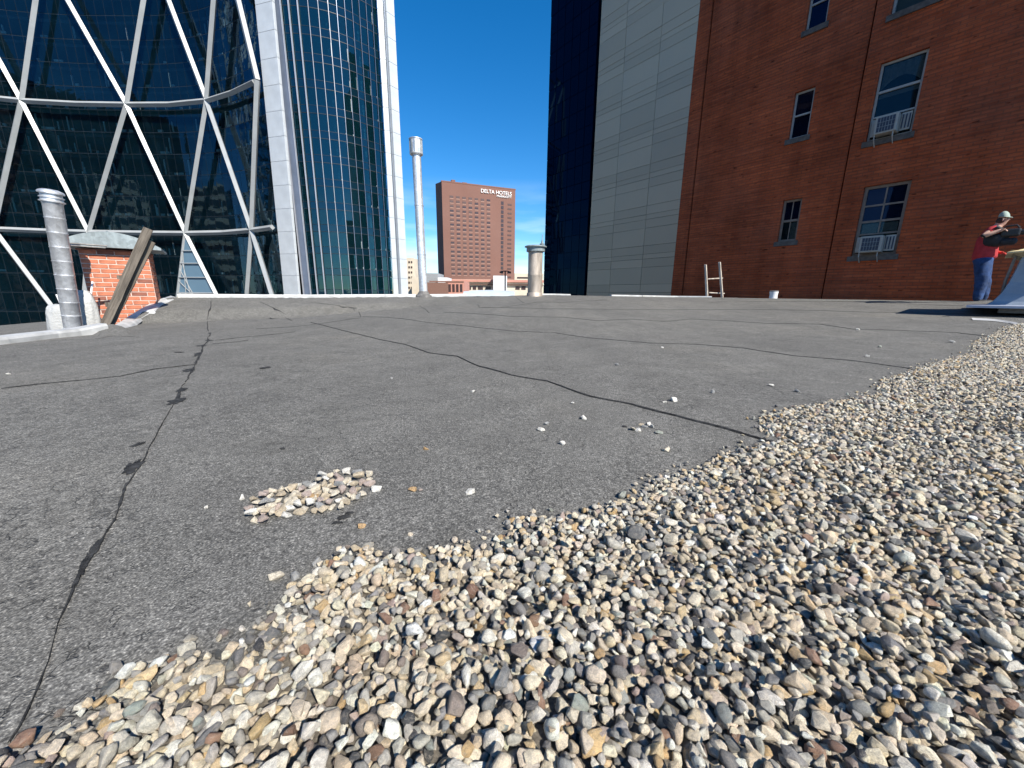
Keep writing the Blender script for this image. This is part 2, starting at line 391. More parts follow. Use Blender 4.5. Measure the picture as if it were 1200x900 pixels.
# ================================================================== THE ROOF
S_W = [(-260, 430), (0, 403), (60, 396), (115, 390.5), (135, 386), (160, 372), (182, 359), (205, 348.5)]
west = [ground(*p) for p in S_W]
west.insert(0, Vector((west[0].x + .15, -3.0, 0)))
ridge_px = list(range(205, 1501, 12))
def ridge_pt(px):
    aa = None
    row = float(np.interp(px, [r[0] for r in ROOF], [r[2] for r in ROOF])); Y = float(np.interp(px, [r[0] for r in ROOF], [r[1] for r in ROOF]))
    p = atY(px, row, Y); a = p.x / p.y; Y = ridgeY(a); return Vector((a * Y, Y, hgt(a * Y, Y * .9999)))
ridge = [ridge_pt(p) for p in ridge_px]
def resample(pts, n, power=1.0):
    pts = [Vector((p.x, p.y, 0)) for p in pts]; d = [0]
    for i in range(1, len(pts)): d.append(d[-1] + (pts[i] - pts[i - 1]).length)
    t = np.linspace(0, 1, n) ** power * d[-1]
    return [(float(np.interp(k, d, [p.x for p in pts])), float(np.interp(k, d, [p.y for p in pts]))) for k in t]
NU, NV = 150, 190
top = resample(ridge, NU); lef = resample(west, NV)
bot = [(lef[0][0] + (14 - lef[0][0]) * i / (NU - 1), -3.0) for i in range(NU)]
rig = [(14 + (top[-1][0] - 14) * j / (NV - 1), -3.0 + (top[-1][1] + 3.0) * j / (NV - 1)) for j in range(NV)]
verts = []; faces = []
for j in range(NV):
    v = j / (NV - 1)
    for i in range(NU):
        u = i / (NU - 1)
        c = [(1 - v) * bot[i][k] + v * top[i][k] + (1 - u) * lef[j][k] + u * rig[j][k]
             - ((1 - u) * (1 - v) * bot[0][k] + u * (1 - v) * bot[-1][k] + (1 - u) * v * top[0][k] + u * v * top[-1][k]) for k in (0, 1)]
        verts.append((c[0], c[1], hgt(c[0], c[1])))
for j in range(NV - 1):
    for i in range(NU - 1):
        k = j * NU + i; faces.append((k, k + 1, k + NU + 1, k + NU))
# beyond the crest on the right the sheet runs gently down towards the brick house
n0 = len(verts); i0 = next(i for i, p in enumerate(top) if proj((p[0], p[1], .45))[0] > 862)
K = 8
for i in range(i0, NU):
    for k in range(1, K + 1):
        s = 1 + .034 * k; x, y = top[i][0] * s, top[i][1] * s; verts.append((x, y, hgt(x, y)))
def rid(i, k): return (NV - 1) * NU + i if k == 0 else n0 + (i - i0) * K + k - 1
for i in range(i0, NU - 1):
    for k in range(K): faces.append((rid(i, k), rid(i + 1, k), rid(i + 1, k + 1), rid(i, k + 1)))
me = bpy.data.meshes.new('roof'); me.from_pydata(verts, [], faces); me.materials.append(M['roof'])
me.polygons.foreach_set('use_smooth', [True] * len(me.polygons)); me.update()
roof = link('roof', me); tag(roof, kind='structure')

def strip(name, pts, widths, height, mat, parent, lift=.0015, n=3):
    """a low rounded bead laid along points on the roof"""
    bm = bmesh.new(); rows = []
    for i, p in enumerate(pts):
        d = pts[min(i + 1, len(pts) - 1)] - pts[max(i - 1, 0)]; s = Vector((d.y, -d.x, 0)).normalized() * widths[i] / 2
        row = []
        for k in range(-n, n + 1):
            q = p + s * (k / n); q.z = hgt(q.x, q.y) + lift + height * math.cos(k / n * math.pi / 2) ** .7 if abs(k) < n else hgt(q.x, q.y) - .002
            row.append(bm.verts.new(q))
        rows.append(row)
    for a, b in zip(rows, rows[1:]):
        for k in range(2 * n): bm.faces.new((a[k], a[k + 1], b[k + 1], b[k]))
    return obj(name, bm, mat, parent, True)
def polyline(pxs, step=.06, jit=.006):
    g = [ground(*p) for p in pxs]; out = []
    for a, b in zip(g, g[1:]):
        n = max(1, int((b - a).length / step))
        for k in range(n): out.append(a.lerp(b, k / n))
    out.append(g[-1]); res = []
    for p in out:
        q = Vector((p.x + jit * 2.5 * noise.noise(Vector((p.x * 2, p.y * 2, 0))) + jit * noise.noise(Vector((p.x * 11, p.y * 11, 3))),
                    p.y + jit * 2.5 * noise.noise(Vector((p.x * 2, p.y * 2, 9))) + jit * noise.noise(Vector((p.x * 11, p.y * 11, 7))), 0)); res.append(q)
    return res
def seam(pxs, w0, w1, ht=.004, jit=.006, vary=.5):
    pts = polyline(pxs, .05 if vary < .7 else .012, jit); n = len(pts); q_ = 0 if vary < .7 else 1
    ws = [max(.0008, (w0 + (w1 - w0) * i / n) * (1 + vary * 1.5 * noise.noise(Vector((pts[i].x * 5, pts[i].y * 5, 2))) + q_ * 1.0 * noise.noise(Vector((pts[i].x * 30, pts[i].y * 30, 2))) + q_ * .7 * noise.noise(Vector((pts[i].x * 80, pts[i].y * 80, 2))))) for i in range(n)]
    return strip('seam', pts, ws, ht, M['tar'], roof)
seam([(925, 523), (895, 516), (850, 502), (800, 489), (740, 474), (690, 465), (640, 447), (600, 440), (560, 429), (535, 418), (505, 414), (475, 404), (440, 397), (400, 387), (365, 378)], .016, .012, .006, .007)
seam([(342, 376), (335, 369), (322, 362), (305, 354)], .014, .012)
seam([(1080, 436), (1060, 431), (1000, 423), (930, 417), (870, 408), (820, 404), (760, 402), (690, 396), (650, 390), (600, 388), (560, 384), (500, 378), (455, 372), (425, 371)], .012, .011, .004, .008)
seam([(1155, 394), (1120, 390), (1050, 387), (1000, 386), (960, 380), (900, 379), (850, 376), (810, 374), (780, 377), (740, 374), (700, 376), (660, 372), (600, 371), (520, 366)], .012, .011, .004, .008)
seam([(1130, 368), (1080, 367), (1020, 366), (960, 364), (880, 362.5), (800, 363), (720, 362.5), (640, 362), (565, 360)], .012, .011, .004, .01)
seam([(1128, 358.5), (1060, 356), (980, 353), (900, 353.5), (830, 354)], .011, .011, .003, .01)
seam([(560, 357), (562, 360.5), (585, 360.5), (605, 358), (630, 354), (660, 354.5), (710, 351.5)], .012, .011, .003, .01)
seam([(0, 456), (40, 451), (90, 446), (140, 441), (180, 433), (230, 427.5)], .014, .010, .004)
seam([(423, 372), (421, 366), (414, 361)], .012, .010, .003)
seam([(503, 367), (498, 362), (492, 358)], .012, .010, .003)
seam([(614, 355), (608, 351), (604, 348)], .012, .010, .003)
seam([(243, 388), (242.5, 376), (246, 362), (248, 352)], .012, .010, .003)
seam([(300, 385.5), (350, 382.5), (420, 373)], .010, .008, .003)
seam([(370, 355), (400, 359), (425, 361)], .010, .008, .003)
seam([(250, 403), (275, 401), (290, 399)], .012, .006, .003)
seam([(252, 399), (300, 394), (345, 389)], .010, .005, .003)
# the long lap joint on the left, tarred in places
seam([(12, 868), (24, 850), (60, 775), (68, 735)], .0025, .004, .0012, .006, 1.0)
seam([(68, 735), (84, 690), (104, 655), (118, 632), (140, 590), (152, 566)], .004, .0085, .002, .008, 1.2)
seam([(152, 566), (170, 538), (187, 505), (204, 472)], .005, .003, .0015, .004, .9)
seam([(204, 472), (212, 455), (228, 428), (240, 405), (247, 390)], .012, .014, .002, .008, 1.1)
def patch(px, py, rx, ry, rot, seed, name='tar_patch'):
    c = ground(px, py); bm = bmesh.new(); vs = []; rnd = random.Random(seed); n = 56
    cen = bm.verts.new((c.x, c.y, hgt(c.x, c.y) + .004))
    for k in range(n):
        t = 2 * math.pi * k / n; rr = 1 + .75 * noise.noise(Vector((math.cos(t) * 1.7, math.sin(t) * 1.7, seed))) + .4 * noise.noise(Vector((math.cos(t) * 6, math.sin(t) * 6, seed)))
        x, y = rx * rr * math.cos(t), ry * rr * math.sin(t); x, y = x * math.cos(rot) + y * math.sin(rot), -x * math.sin(rot) + y * math.cos(rot)
        vs.append(bm.verts.new((c.x + x, c.y + y, hgt(c.x + x, c.y + y) + .0022)))
    for k in range(n): bm.faces.new((cen, vs[k], vs[(k + 1) % n]))
    return obj(name, bm, M['tar'], roof)
for i, q in enumerate([(156, 547, .020, .045, -.5), (220, 434, .07, .03, .9), (207, 470, .03, .05, -.5), (213, 457, .025, .04, -.4), (232, 415, .025, .12, -.6),
                       (236, 405, .04, .05, .3), (245, 399, .07, .025, .6), (311, 431, .03, .035, 0), (332, 526, .010, .008, 0), (402, 607, .016, .008, -.5), (396, 613, .012, .006, -.3), (409, 602, .01, .005, -.2), (96, 668, .005, .05, -.7), (110, 645, .006, .04, -.6), (319, 373.5, .10, .07, .4),
                       (1108, 371, .03, .05, 0), (162, 521, .012, .02, 0), (210, 413, .03, .03, 0)]):
    patch(*q, seed=3 + i * 1.7)

# copings at the roof edge
def coping(pts, wd, ht, mat, parent, drop=.02, inward=None, name='coping', split=None):
    """bevelled cap following a polyline"""
    bm = bmesh.new(); rings = []
    for i, p in enumerate(pts):
        d = pts[min(i + 1, len(pts) - 1)] - pts[max(i - 1, 0)]; d = Vector((d.x, d.y, 0)).normalized(); s = Vector((d.y, -d.x, 0))
        pr = [(-.5, -drop), (-.5, ht * .75), (-.42, ht), (.40, ht * .95), (.5, ht * .6), (.5, -drop)]
        rings.append([bm.verts.new(p + s * (a * wd) + UPV * b) for a, b in pr])
    for a, b in zip(rings, rings[1:]):
        for k in range(6): bm.faces.new((a[k], a[(k + 1) % 6], b[(k + 1) % 6], b[k]))
    bm.faces.new(rings[0]); bm.faces.new(rings[-1]); bmesh.ops.recalc_face_normals(bm, faces=bm.faces[:])
    return obj(name, bm, mat, parent)
wpts = [Vector((p.x, p.y, hgt(p.x, p.y))) for p in west]
# left edge coping in three lengths that butt
cw = wpts[:5]; dense = []
for a, b in zip(cw, cw[1:]):
    n = max(2, int((b - a).length / .25)); dense += [a.lerp(b, k / n) for k in range(n)]
dense.append(cw[-1] + Vector((.06, .02, 0)))
for q in dense: q.z = hgt(q.x, q.y) + .012 * noise.noise(q * 1.3)
dense[-1].z += .05; dense[-2].z += .01
thirds = [dense[:len(dense) // 2 + 1], dense[len(dense) // 2:]]
for s in thirds: coping(s, .16, .075, M['coping'], roof, .12)
# far edge coping, in lengths, showing pale where the roofing stops short of it
def edge_len(pa, pb, wd=.13, ht=.055, sink=0.0):
    pts = [ridge_pt(p) + Vector((0, .05, -sink)) for p in np.linspace(pa, pb, max(3, int((pb - pa) / 14)))]
    for q in pts: q.z += .008 * noise.noise(q * .9)
    return coping(pts, wd, ht, M['coping'], roof, .10)
for a, b in ((206, 268), (268.4, 330), (330.4, 398), (398.4, 450), (450.4, 486), (498, 546), (634, 668), (716, 752), (752.5, 795), (795.5, 835)): edge_len(a, b, ht=.06 if b < 560 else .035)
# own facade below the edge
bm = bmesh.new()
edge = [Vector((p.x, p.y, hgt(p.x, p.y))) for p in west] + [p for p in ridge if proj(p)[0] < 870]
low = [bm.verts.new((p.x, p.y, -16)) for p in edge]; hi = [bm.verts.new((p.x, p.y, p.z - .004)) for p in edge]
for k in range(len(edge) - 1): bm.faces.new((low[k], low[k + 1], hi[k + 1], hi[k]))
tag(obj('roof_building_wall', bm, M['wall']), kind='structure')
# street far below, to the horizon
bm = bmesh.new(); bmesh.ops.create_grid(bm, x_segments=2, y_segments=2, size=4000)
g = obj('ground', bm, M['asphalt']); g.location = (0, 0, -16); tag(g, kind='structure')

# ================================================================== GRAVEL
PAL = [((.63, .55, .42), 26), ((.55, .455, .325), 18), ((.70, .655, .56), 14), ((.45, .42, .36), 15), ((.29, .28, .26), 10), ((.175, .172, .168), 7), ((.070, .070, .072), 4.5),
       ((.47, .33, .17), 3), ((.26, .16, .11), 1.2), ((.38, .30, .26), 1.6), ((.28, .30, .27), 1.6), ((.56, .43, .26), 4), ((.22, .18, .155), 3)]
pcol = np.array([p[0] for p in PAL]); pw = np.array([p[1] for p in PAL], float); pw /= pw.sum()
def stone_mesh(seed, rough_):
    rnd = random.Random(seed)
    if seed % 5 in (0, 2, 3):          # broken, flat faced pebble
        bm = bmesh.new()
        for k in range(rnd.randint(11, 17)):
            p = Vector((rnd.gauss(0, 1), rnd.gauss(0, 1), rnd.gauss(0, 1))).normalized() * rnd.uniform(.88, 1.08); bm.verts.new(p)
        h_ = bmesh.ops.convex_hull(bm, input=bm.verts[:]); bmesh.ops.delete(bm, geom=[v for v in bm.verts if not v.link_faces], context='VERTS')
        bmesh.ops.dissolve_limit(bm, angle_limit=R(14), verts=bm.verts[:], edges=bm.edges[:])
        bmesh.ops.bevel(bm, geom=bm.edges[:], offset=rnd.uniform(.07, .16), segments=2, affect='EDGES', profile=.55, clamp_overlap=True)
        bmesh.ops.triangulate(bm, faces=bm.faces[:])
        a_, b_, c_ = rnd.uniform(1.0, 1.35), rnd.uniform(.75, 1.0), rnd.uniform(.5, .85)
        for v in bm.verts: v.co = Vector((v.co.x * a_, v.co.y * b_, v.co.z * c_)) * 1.04 + Vector((1, 1, 1)) * .04 * noise.noise(v.co * 2 + Vector((seed, 0, 0)))
        bmesh.ops.recalc_face_normals(bm, faces=bm.faces[:])
        me = bpy.data.meshes.new('stone'); bm.to_mesh(me); bm.free(); me.polygons.foreach_set('use_smooth', [True] * len(me.polygons)); me.set_sharp_from_angle(angle=R(28)); return me
    bm = bmesh.new(); bmesh.ops.create_icosphere(bm, subdivisions=2, radius=1)
    off = Vector((seed * 7.1, seed * 3.3, 0)); cuts = []
    for k in range(rnd.randint(7, 13)):
        cuts.append((Vector((rnd.gauss(0, 1), rnd.gauss(0, 1), rnd.gauss(0, 1))).normalized(), rnd.uniform(.52, .86)))
    for v in bm.verts:
        p = v.co.normalized(); r = 1.06 + rough_ * .8 * noise.noise(p * 1.1 + off) + rough_ * .35 * noise.noise(p * 2.7 + off)
        q = p * r
        for n_, d in cuts:
            e = q.dot(n_) - d
            if e > 0: q -= n_ * e * .96
        v.co = q
    sxx, syy, szz = rnd.uniform(.9, 1.25), rnd.uniform(.7, .95), rnd.uniform(.45, .8)
    for v in bm.verts: v.co = Vector((v.co.x * sxx, v.co.y * syy, v.co.z * szz))
    me = bpy.data.meshes.new('stone'); bm.to_mesh(me); bm.free()
    me.polygons.foreach_set('use_smooth', [True] * len(me.polygons)); return me
protoI, protoO = [], []
pc = bpy.data.collections.new('stone_shapes')
for k in range(24):
    mI = stone_mesh(k + 1, .5); mO = mI.copy(); mI.materials.append(M['stoneI']); mO.materials.append(M['stoneO'])
    o = bpy.data.objects.new('stone_shape_%02d' % k, mI); pc.objects.link(o); protoI.append(o); protoO.append(mO)

EDGE_PX = [(-220, 960), (0, 884), (28, 868), (60, 856), (95, 840), (118, 808), (140, 797), (165, 780), (200, 764), (240, 762), (262, 764), (285, 745), (300, 730), (325, 716), (332, 690), (350, 682), (383, 665),
           (392, 648), (440, 642), (470, 650), (500, 644), (520, 645), (545, 640), (570, 642), (592, 628), (596, 608), (622, 606), (640, 608), (660, 606), (690, 600), (720, 592), (748, 586),
           (757, 566), (790, 556), (830, 545), (842, 534), (868, 526), (905, 520), (918, 516), (888, 505), (893, 488), (930, 478), (985, 470), (1025, 462), (1034, 446), (1060, 438), (1100, 424),
           (1138, 413), (1142, 400), (1165, 392), (1175, 384), (1215, 377), (1300, 372)]
gedge = [ground(*p) for p in EDGE_PX]
gpoly = [(p.x, p.y) for p in gedge] + [(9.0, 4.0), (9.0, -.6), (-2.0, -.6), (-2.4, .1)]
GP = np.array(gpoly)
def inside(P):
    x, y = P[:, 0], P[:, 1]; c = np.zeros(len(P), bool); j = len(GP) - 1
    for i in range(len(GP)):
        xi, yi = GP[i]; xj, yj = GP[j]
        cnd = ((yi > y) != (yj > y)) & (x < (xj - xi) * (y - yi) / (yj - yi + 1e-12) + xi); c ^= cnd; j = i
    return c
def edge_dist(P):
    d = np.full(len(P), 9.0); E = np.array([(p.x, p.y) for p in gedge])
    for a, b in zip(E, E[1:]):
        ab = b - a; t = np.clip(((P - a) @ ab) / (ab @ ab + 1e-12), 0, 1); d = np.minimum(d, np.linalg.norm(P - (a + t[:, None] * ab), axis=1))
    return d
rng = np.random.default_rng(5)
def scatter(sp, jit):
    xs = np.arange(-2.6, 9.2, sp); ys = np.arange(-.5, 7.2, sp * .866)
    X, Y = np.meshgrid(xs, ys); X[1::2] += sp / 2
    P = np.stack([X.ravel(), Y.ravel()], 1); P += rng.normal(0, jit, P.shape)
    P = P[(P[:, 1] > -.4)]
    P = P[np.abs(P[:, 0]) < 2.0 + 2.0 * np.maximum(P[:, 1], 0)]
    return P[inside(P)]
P1 = scatter(.0155, .0032); P2 = scatter(.0186, .0055); P3 = scatter(.042, .015)
d2 = edge_dist(P2); P2 = P2[(d2 > .02 + .02 * rng.random(len(P2)))]; d3 = edge_dist(P3); P3 = P3[d3 > .06]
E_ = np.array([(p.x, p.y) for p in gedge]); P4 = []
for a_, b_ in zip(E_, E_[1:]):
    for _ in range(int(np.linalg.norm(b_ - a_) * 26) + (rng.random() < .5)):
        q_ = a_ + (b_ - a_) * rng.random(); n_ = np.array([-(b_ - a_)[1], (b_ - a_)[0]]) / (np.linalg.norm(b_ - a_) + 1e-9); P4.append(q_ + n_ * rng.exponential(.020))
P4 = np.array(P4); P4 = P4[(P4[:, 1] > .2) & ~inside(P4)]; P1 = np.concatenate([P1, P4])
lay = np.concatenate([np.zeros(len(P1)), np.ones(len(P2)), np.full(len(P3), 2)]); PP = np.concatenate([P1, P2, P3]); N = len(PP)
big = np.exp(rng.normal(0, .26, N)); size = .0085 * np.clip(big, .55, 1.75); size[lay == 2] *= 1.12
size = np.minimum(size, .0165); size[len(P1) - len(P4):len(P1)] *= .85
hz = np.array([hgt(x, y) for x, y in PP]); hum = np.array([noise.noise(Vector((x * 7, y * 7, 4))) for x, y in PP])
zz = hz + np.where(lay == 0, .005, np.where(lay == 1, .0138 + .005 * hum, .0212 + .006 * hum)) + rng.normal(0, .0025, N)
rot = np.stack([rng.normal(0, .38, N), rng.normal(0, .38, N), rng.uniform(0, 6.283, N)], 1)
pick = rng.integers(0, 24, N)
col = 1.22 * pcol[rng.choice(len(PAL), N, p=pw)] * rng.normal(1, .10, (N, 1)) * (1 + rng.normal(0, .014, (N, 3)))
col = np.clip(col, .02, .85)
scl = size[:, None] * (1 + rng.normal(0, .10, (N, 3)))
# the stones that show largest become single parts of the bed, the rest is one mass
def pxsize(x, y, z, s):
    q = Vector((x, y, z)) - EYE; zc = q.dot(fwd); 
    if zc < .2: return 0
    u, v = 600 + F * q.dot(rt) / zc, 450 - F * q.dot(up) / zc
    return s * F / zc if (-5 < u < 1205 and v < 905) else 0
ps = np.array([pxsize(PP[i, 0], PP[i, 1], zz[i], size[i]) if lay[i] >= 1 else 0 for i in range(N)])
topk = set(np.argsort(-ps)[:300].tolist())
bm = bmesh.new(); bv = [bm.verts.new((p.x, p.y, hgt(p.x, p.y) + .001)) for p in gedge[::1]]
bed = empty('gravel_bed', (1, 1, 0), kind='structure')
bm.free()
gx, gy = np.meshgrid(np.arange(-2.4, 8.6, .06), np.arange(-.3, 6.8, .06)); Q = np.stack([gx.ravel(), gy.ravel()], 1); ok_ = inside(Q) & (edge_dist(Q) > .035); idq = -np.ones(len(Q), int); idq[ok_] = np.arange(ok_.sum())
gv = [(x, y, hgt(x, y) + .0022 + .0012 * noise.noise(Vector((x * 14, y * 14, 0)))) for x, y in Q[ok_]]; I2 = idq.reshape(gx.shape); gf = []
for j in range(I2.shape[0] - 1):
    for i in range(I2.shape[1] - 1):
        q_ = (I2[j, i], I2[j, i + 1], I2[j + 1, i + 1], I2[j + 1, i])
        if min(q_) >= 0: gf.append([int(k) for k in q_])
me = bpy.data.meshes.new('grit'); me.from_pydata(gv, [], gf); me.materials.append(simple('gap_lightening_grit', (.20, .175, .14), .95, 0, .6, 160, .004)); o = link('grit', me, bed); o['kind'] = 'stuff'  # sandy sheet added under the stones to lighten the dark gaps
for i in topk:
    o = link('stone', protoO[pick[i]], bed); o.location = (PP[i, 0], PP[i, 1], zz[i]); o.rotation_euler = rot[i].tolist(); o.scale = scl[i].tolist()
    o['col'] = [float(c) for c in col[i]]
rest = np.array([i not in topk for i in range(N)])
me = bpy.data.meshes.new('gravel'); me.from_pydata(np.column_stack([PP[rest], zz[rest]]).tolist(), [], [])
for nm, ty, arr in (('rot', 'FLOAT_VECTOR', rot[rest]), ('scl', 'FLOAT_VECTOR', scl[rest]), ('col', 'FLOAT_COLOR', np.column_stack([col[rest], np.ones(rest.sum())]))):
    at = me.attributes.new(nm, ty, 'POINT'); at.data.foreach_set('color' if 'COLOR' in ty else 'vector', arr.astype(np.float32).ravel())
at = me.attributes.new('pick', 'INT', 'POINT'); at.data.foreach_set('value', pick[rest].astype(np.int32))
gravel = link('gravel', me, bed); gravel['kind'] = 'stuff'
ng = bpy.data.node_groups.new('gravel_nodes', 'GeometryNodeTree')
ng.interface.new_socket('Geometry', in_out='INPUT', socket_type='NodeSocketGeometry'); ng.interface.new_socket('Geometry', in_out='OUTPUT', socket_type='NodeSocketGeometry')
gi = ng.nodes.new('NodeGroupInput'); go = ng.nodes.new('NodeGroupOutput'); ip = ng.nodes.new('GeometryNodeInstanceOnPoints')
ci = ng.nodes.new('GeometryNodeCollectionInfo'); ci.inputs['Collection'].default_value = pc; ci.inputs['Separate Children'].default_value = True; ci.inputs['Reset Children'].default_value = True
def nattr(nm, ty):
    nd = ng.nodes.new('GeometryNodeInputNamedAttribute'); nd.data_type = ty; nd.inputs['Name'].default_value = nm
    return [o_ for o_ in nd.outputs if o_.enabled and o_.name == 'Attribute'][0]
e2r = ng.nodes.new('FunctionNodeEulerToRotation')
ng.links.new(gi.outputs[0], ip.inputs['Points']); ng.links.new(ci.outputs[0], ip.inputs['Instance']); ip.inputs['Pick Instance'].default_value = True
ng.links.new(nattr('pick', 'INT'), ip.inputs['Instance Index']); ng.links.new(nattr('rot', 'FLOAT_VECTOR'), e2r.inputs[0]); ng.links.new(e2r.outputs[0], ip.inputs['Rotation'])
ng.links.new(nattr('scl', 'FLOAT_VECTOR'), ip.inputs['Scale']); ng.links.new(ip.outputs[0], go.inputs[0])
gravel.modifiers.new('gravel_nodes', 'NODES').node_group = ng
print('stones', N)

# stray stones: each a thing
CR, TAN, WH, GR, DK, OR, PK, OL = (.74, .66, .52), (.60, .50, .36), (.82, .79, .72), (.38, .38, .37), (.05, .052, .06), (.55, .36, .18), (.52, .42, .37), (.36, .38, .33)
def stray(px, py, wpx, colr, label, grp, flat=1.0, k=None, lift=0.0):
    g_ = ground(px, py + wpx * .2); zc = (g_ - EYE).dot(fwd); s = wpx * zc / F / 2 * .95
    k = random.choice((1, 2, 4, 6, 7, 9, 11, 12, 14)) if k is None else k
    o = link('stone', protoO[k]); o.location = (g_.x, g_.y, hgt(g_.x, g_.y) + s * .42 * flat + lift); o.rotation_euler = (random.gauss(0, .2), random.gauss(0, .2), random.uniform(0, 6.28))
    o.scale = (s, s, s * flat); o['col'] = list(colr); return tag(o, label, 'stone', grp)
G1 = 'stray stones on the bare roofing'
for q in [(242, 594, 6, WH, 'tiny white stone by itself left of the small stone heap'),
          (282, 582, 11, WH, 'white stone lying just off the left tip of the small heap'),
          (441, 572, 13, WH, 'white stone with a dark shaded side just right of the small heap'),
          (394, 552, 9, CR, 'small white stone above the heap, left one of a close pair'),
          (406, 551, 11, WH, 'white stone above the heap, right one of a close pair'),
          (484, 573, 11, OR, 'orange brown stone between the small heap and a single white stone'),
          (493, 574, 5, PK, 'tiny brown chip touching the orange brown stone'),
          (551, 575, 13, WH, 'single white stone alone in the middle of the roofing'),
          (424, 616, 10, OR, 'tan stone between the small heap and the gravel edge'),
          (324, 675, 17, CR, 'yellowish cream stone alone near the gravel edge on the left'),
          (346, 675, 15, GR, 'flat grey stone beside the yellowish cream stone'),
          (371, 659, 13, GR, 'pale grey flat stone just off the gravel, left of a tan one'),
          (388, 657, 15, OR, 'rusty tan stone at the tip of the gravel edge'),
          (499, 525, 8, OR, 'small tan stone alone in the bare middle of the roof'),
          (634, 503, 9, WH, 'white stone left of the long seam, lower one of two'),
          (641, 496, 7, GR, 'grey white stone left of the long seam, upper one of two'),
          (659, 519, 9, WH, 'bright white stone below the long seam'),
          (684, 489, 9, WH, 'white stone close under the long wavy seam'),
          (671, 472, 6, WH, 'tiny white stone right above the long wavy seam'),
          (780, 526, 10, CR, 'pale stone halfway between the little stone cluster and the gravel'),
          (730, 580, 14, OL, 'olive beige stone at the outer rim of the gravel'),
          (790, 468, 9.5, WH, 'flat white stone between the two long seams'),
          (779, 471, 5, WH, 'tiny white chip left of the flat white stone'),
          (723, 427, 6, GR, 'grey stone on the far roofing above the second seam'),
          (776, 407, 4, WH, 'tiny white stone touching the far second seam'),
          (835, 459, 7, GR, 'dark grey stone near the gravel, right of the flat white stone'),
          (903, 451, 7, WH, 'white stone near the gravel point, left of a grey one'),
          (935, 458, 7, GR, 'grey stone near the gravel point'),
          (1016, 417, 6, GR, 'grey stone just above the second seam near the gravel'),
          (1031, 406, 5, OL, 'small dull stone on the far roofing near the gravel'),
          (1005, 386, 4, WH, 'tiny pale stone touching the third seam'),
          (458, 443, 5, GR, 'small pale stone near the bend of the long wavy seam'),
          (554, 458, 6, WH, 'white stone alone below the long seam, upper middle'),
          (10, 438, 4, WH, 'tiny white stone at the far left of the roofing'),
          (593, 612, 8, GR, 'dark stone poking out of the gravel edge beside bare roofing'),
          (1115, 400, 7, GR, 'dark grey stone by the farthest gravel point')]:
    stray(q[0], q[1], q[2], q[3], q[4], G1, .95)
G2 = 'stones of the little cluster beside the long seam'
for k, q in enumerate([(732, 499, 7, DK), (742, 502, 11, CR), (747, 503, 9, WH), (756, 499, 9, GR), (760, 496, 8, WH), (766, 500, 10, WH), (772, 506, 10, OL), (751, 497, 6, TAN)]):
    stray(*q, ['black pebble at the left end of the loose little cluster below the seam', 'cream pebble second from the left in the little cluster', 'white pebble touching the cream one in the little cluster', 'grey pebble in the middle of the little cluster', 'small white pebble at the back of the little cluster', 'white pebble in the right part of the little cluster', 'olive grey pebble at the right end of the little cluster', 'tan chip behind the middle of the little cluster'][k], G2, .75)
G3 = 'stones of the small heap on the bare roofing'
rnd = random.Random(11)
poly = [(291, 596), (306, 578), (318, 574), (330, 568), (352, 570), (366, 568), (380, 558), (400, 556), (420, 553), (432, 556), (436, 566), (426, 578), (415, 588), (400, 594), (380, 600), (362, 600), (340, 603), (318, 604), (308, 611), (296, 610)]
def pin(x, y):
    c = False; j = len(poly) - 1
    for i in range(len(poly)):
        xi, yi = poly[i]; xj, yj = poly[j]
        if (yi > y) != (yj > y) and x < (xj - xi) * (y - yi) / (yj - yi) + xi: c = not c
        j = i
    return c
pts = []
tries = 0
while len(pts) < 95 and tries < 9000:
    tries += 1; x, y = rnd.uniform(290, 437), rnd.uniform(552, 612)
    if pin(x, y) and all(((x - a) ** 2 + ((y - b) * 1.6) ** 2) > 52 for a, b in pts): pts.append((x, y))
CN = {CR: 'cream coloured', WH: 'white', TAN: 'tan', PK: 'pinkish', OR: 'orange brown', GR: 'grey', OL: 'olive grey', DK: 'black'}
for x, y in pts:
    c_ = rnd.choice([CR, CR, WH, CR, TAN, PK, TAN, GR, WH, CR]); side = 'left part' if x < 335 else 'middle' if x < 385 else 'right part'
    stray(x, y, rnd.uniform(9.5, 15), c_, CN[c_] + ' pebble in the ' + side + ' of the small heap on the bare roofing', G3, .95, None, rnd.choice((0, 0, .004, .010)))
stray(372, 595, 14, DK, 'black pebble at the lower edge of the small pale heap', G3, .8)
stray(366, 581, 16, OR, 'long yellow splinter of stone across the small heap', G3, .5)

# ================================================================== LEFT EDGE: chimney, flue, timber, wrap
LOWZ = -1.15
bm = bmesh.new(); A = Vector((-5.4, 1.0, 0))
for p in ((-18, -2), (west[0].x - .09, -2), (west[3].x - .09, west[3].y), (west[-1].x - .02, west[-1].y), (west[-1].x - 2.2, west[-1].y + 2.0), (-20, 6)): bm.verts.new((p[0], p[1], LOWZ))
bm.faces.new(bm.verts[:]); bmesh.ops.recalc_face_normals(bm, faces=bm.faces[:]); r = bmesh.ops.extrude_face_region(bm, geom=bm.faces[:])
bmesh.ops.translate(bm, vec=(0, 0, -.3), verts=[v for v in r['geom'] if isinstance(v, bmesh.types.BMVert)])
bmesh.ops.recalc_face_normals(bm, faces=bm.faces[:]); tag(obj('lower_roof', bm, M['roof']), kind='structure')

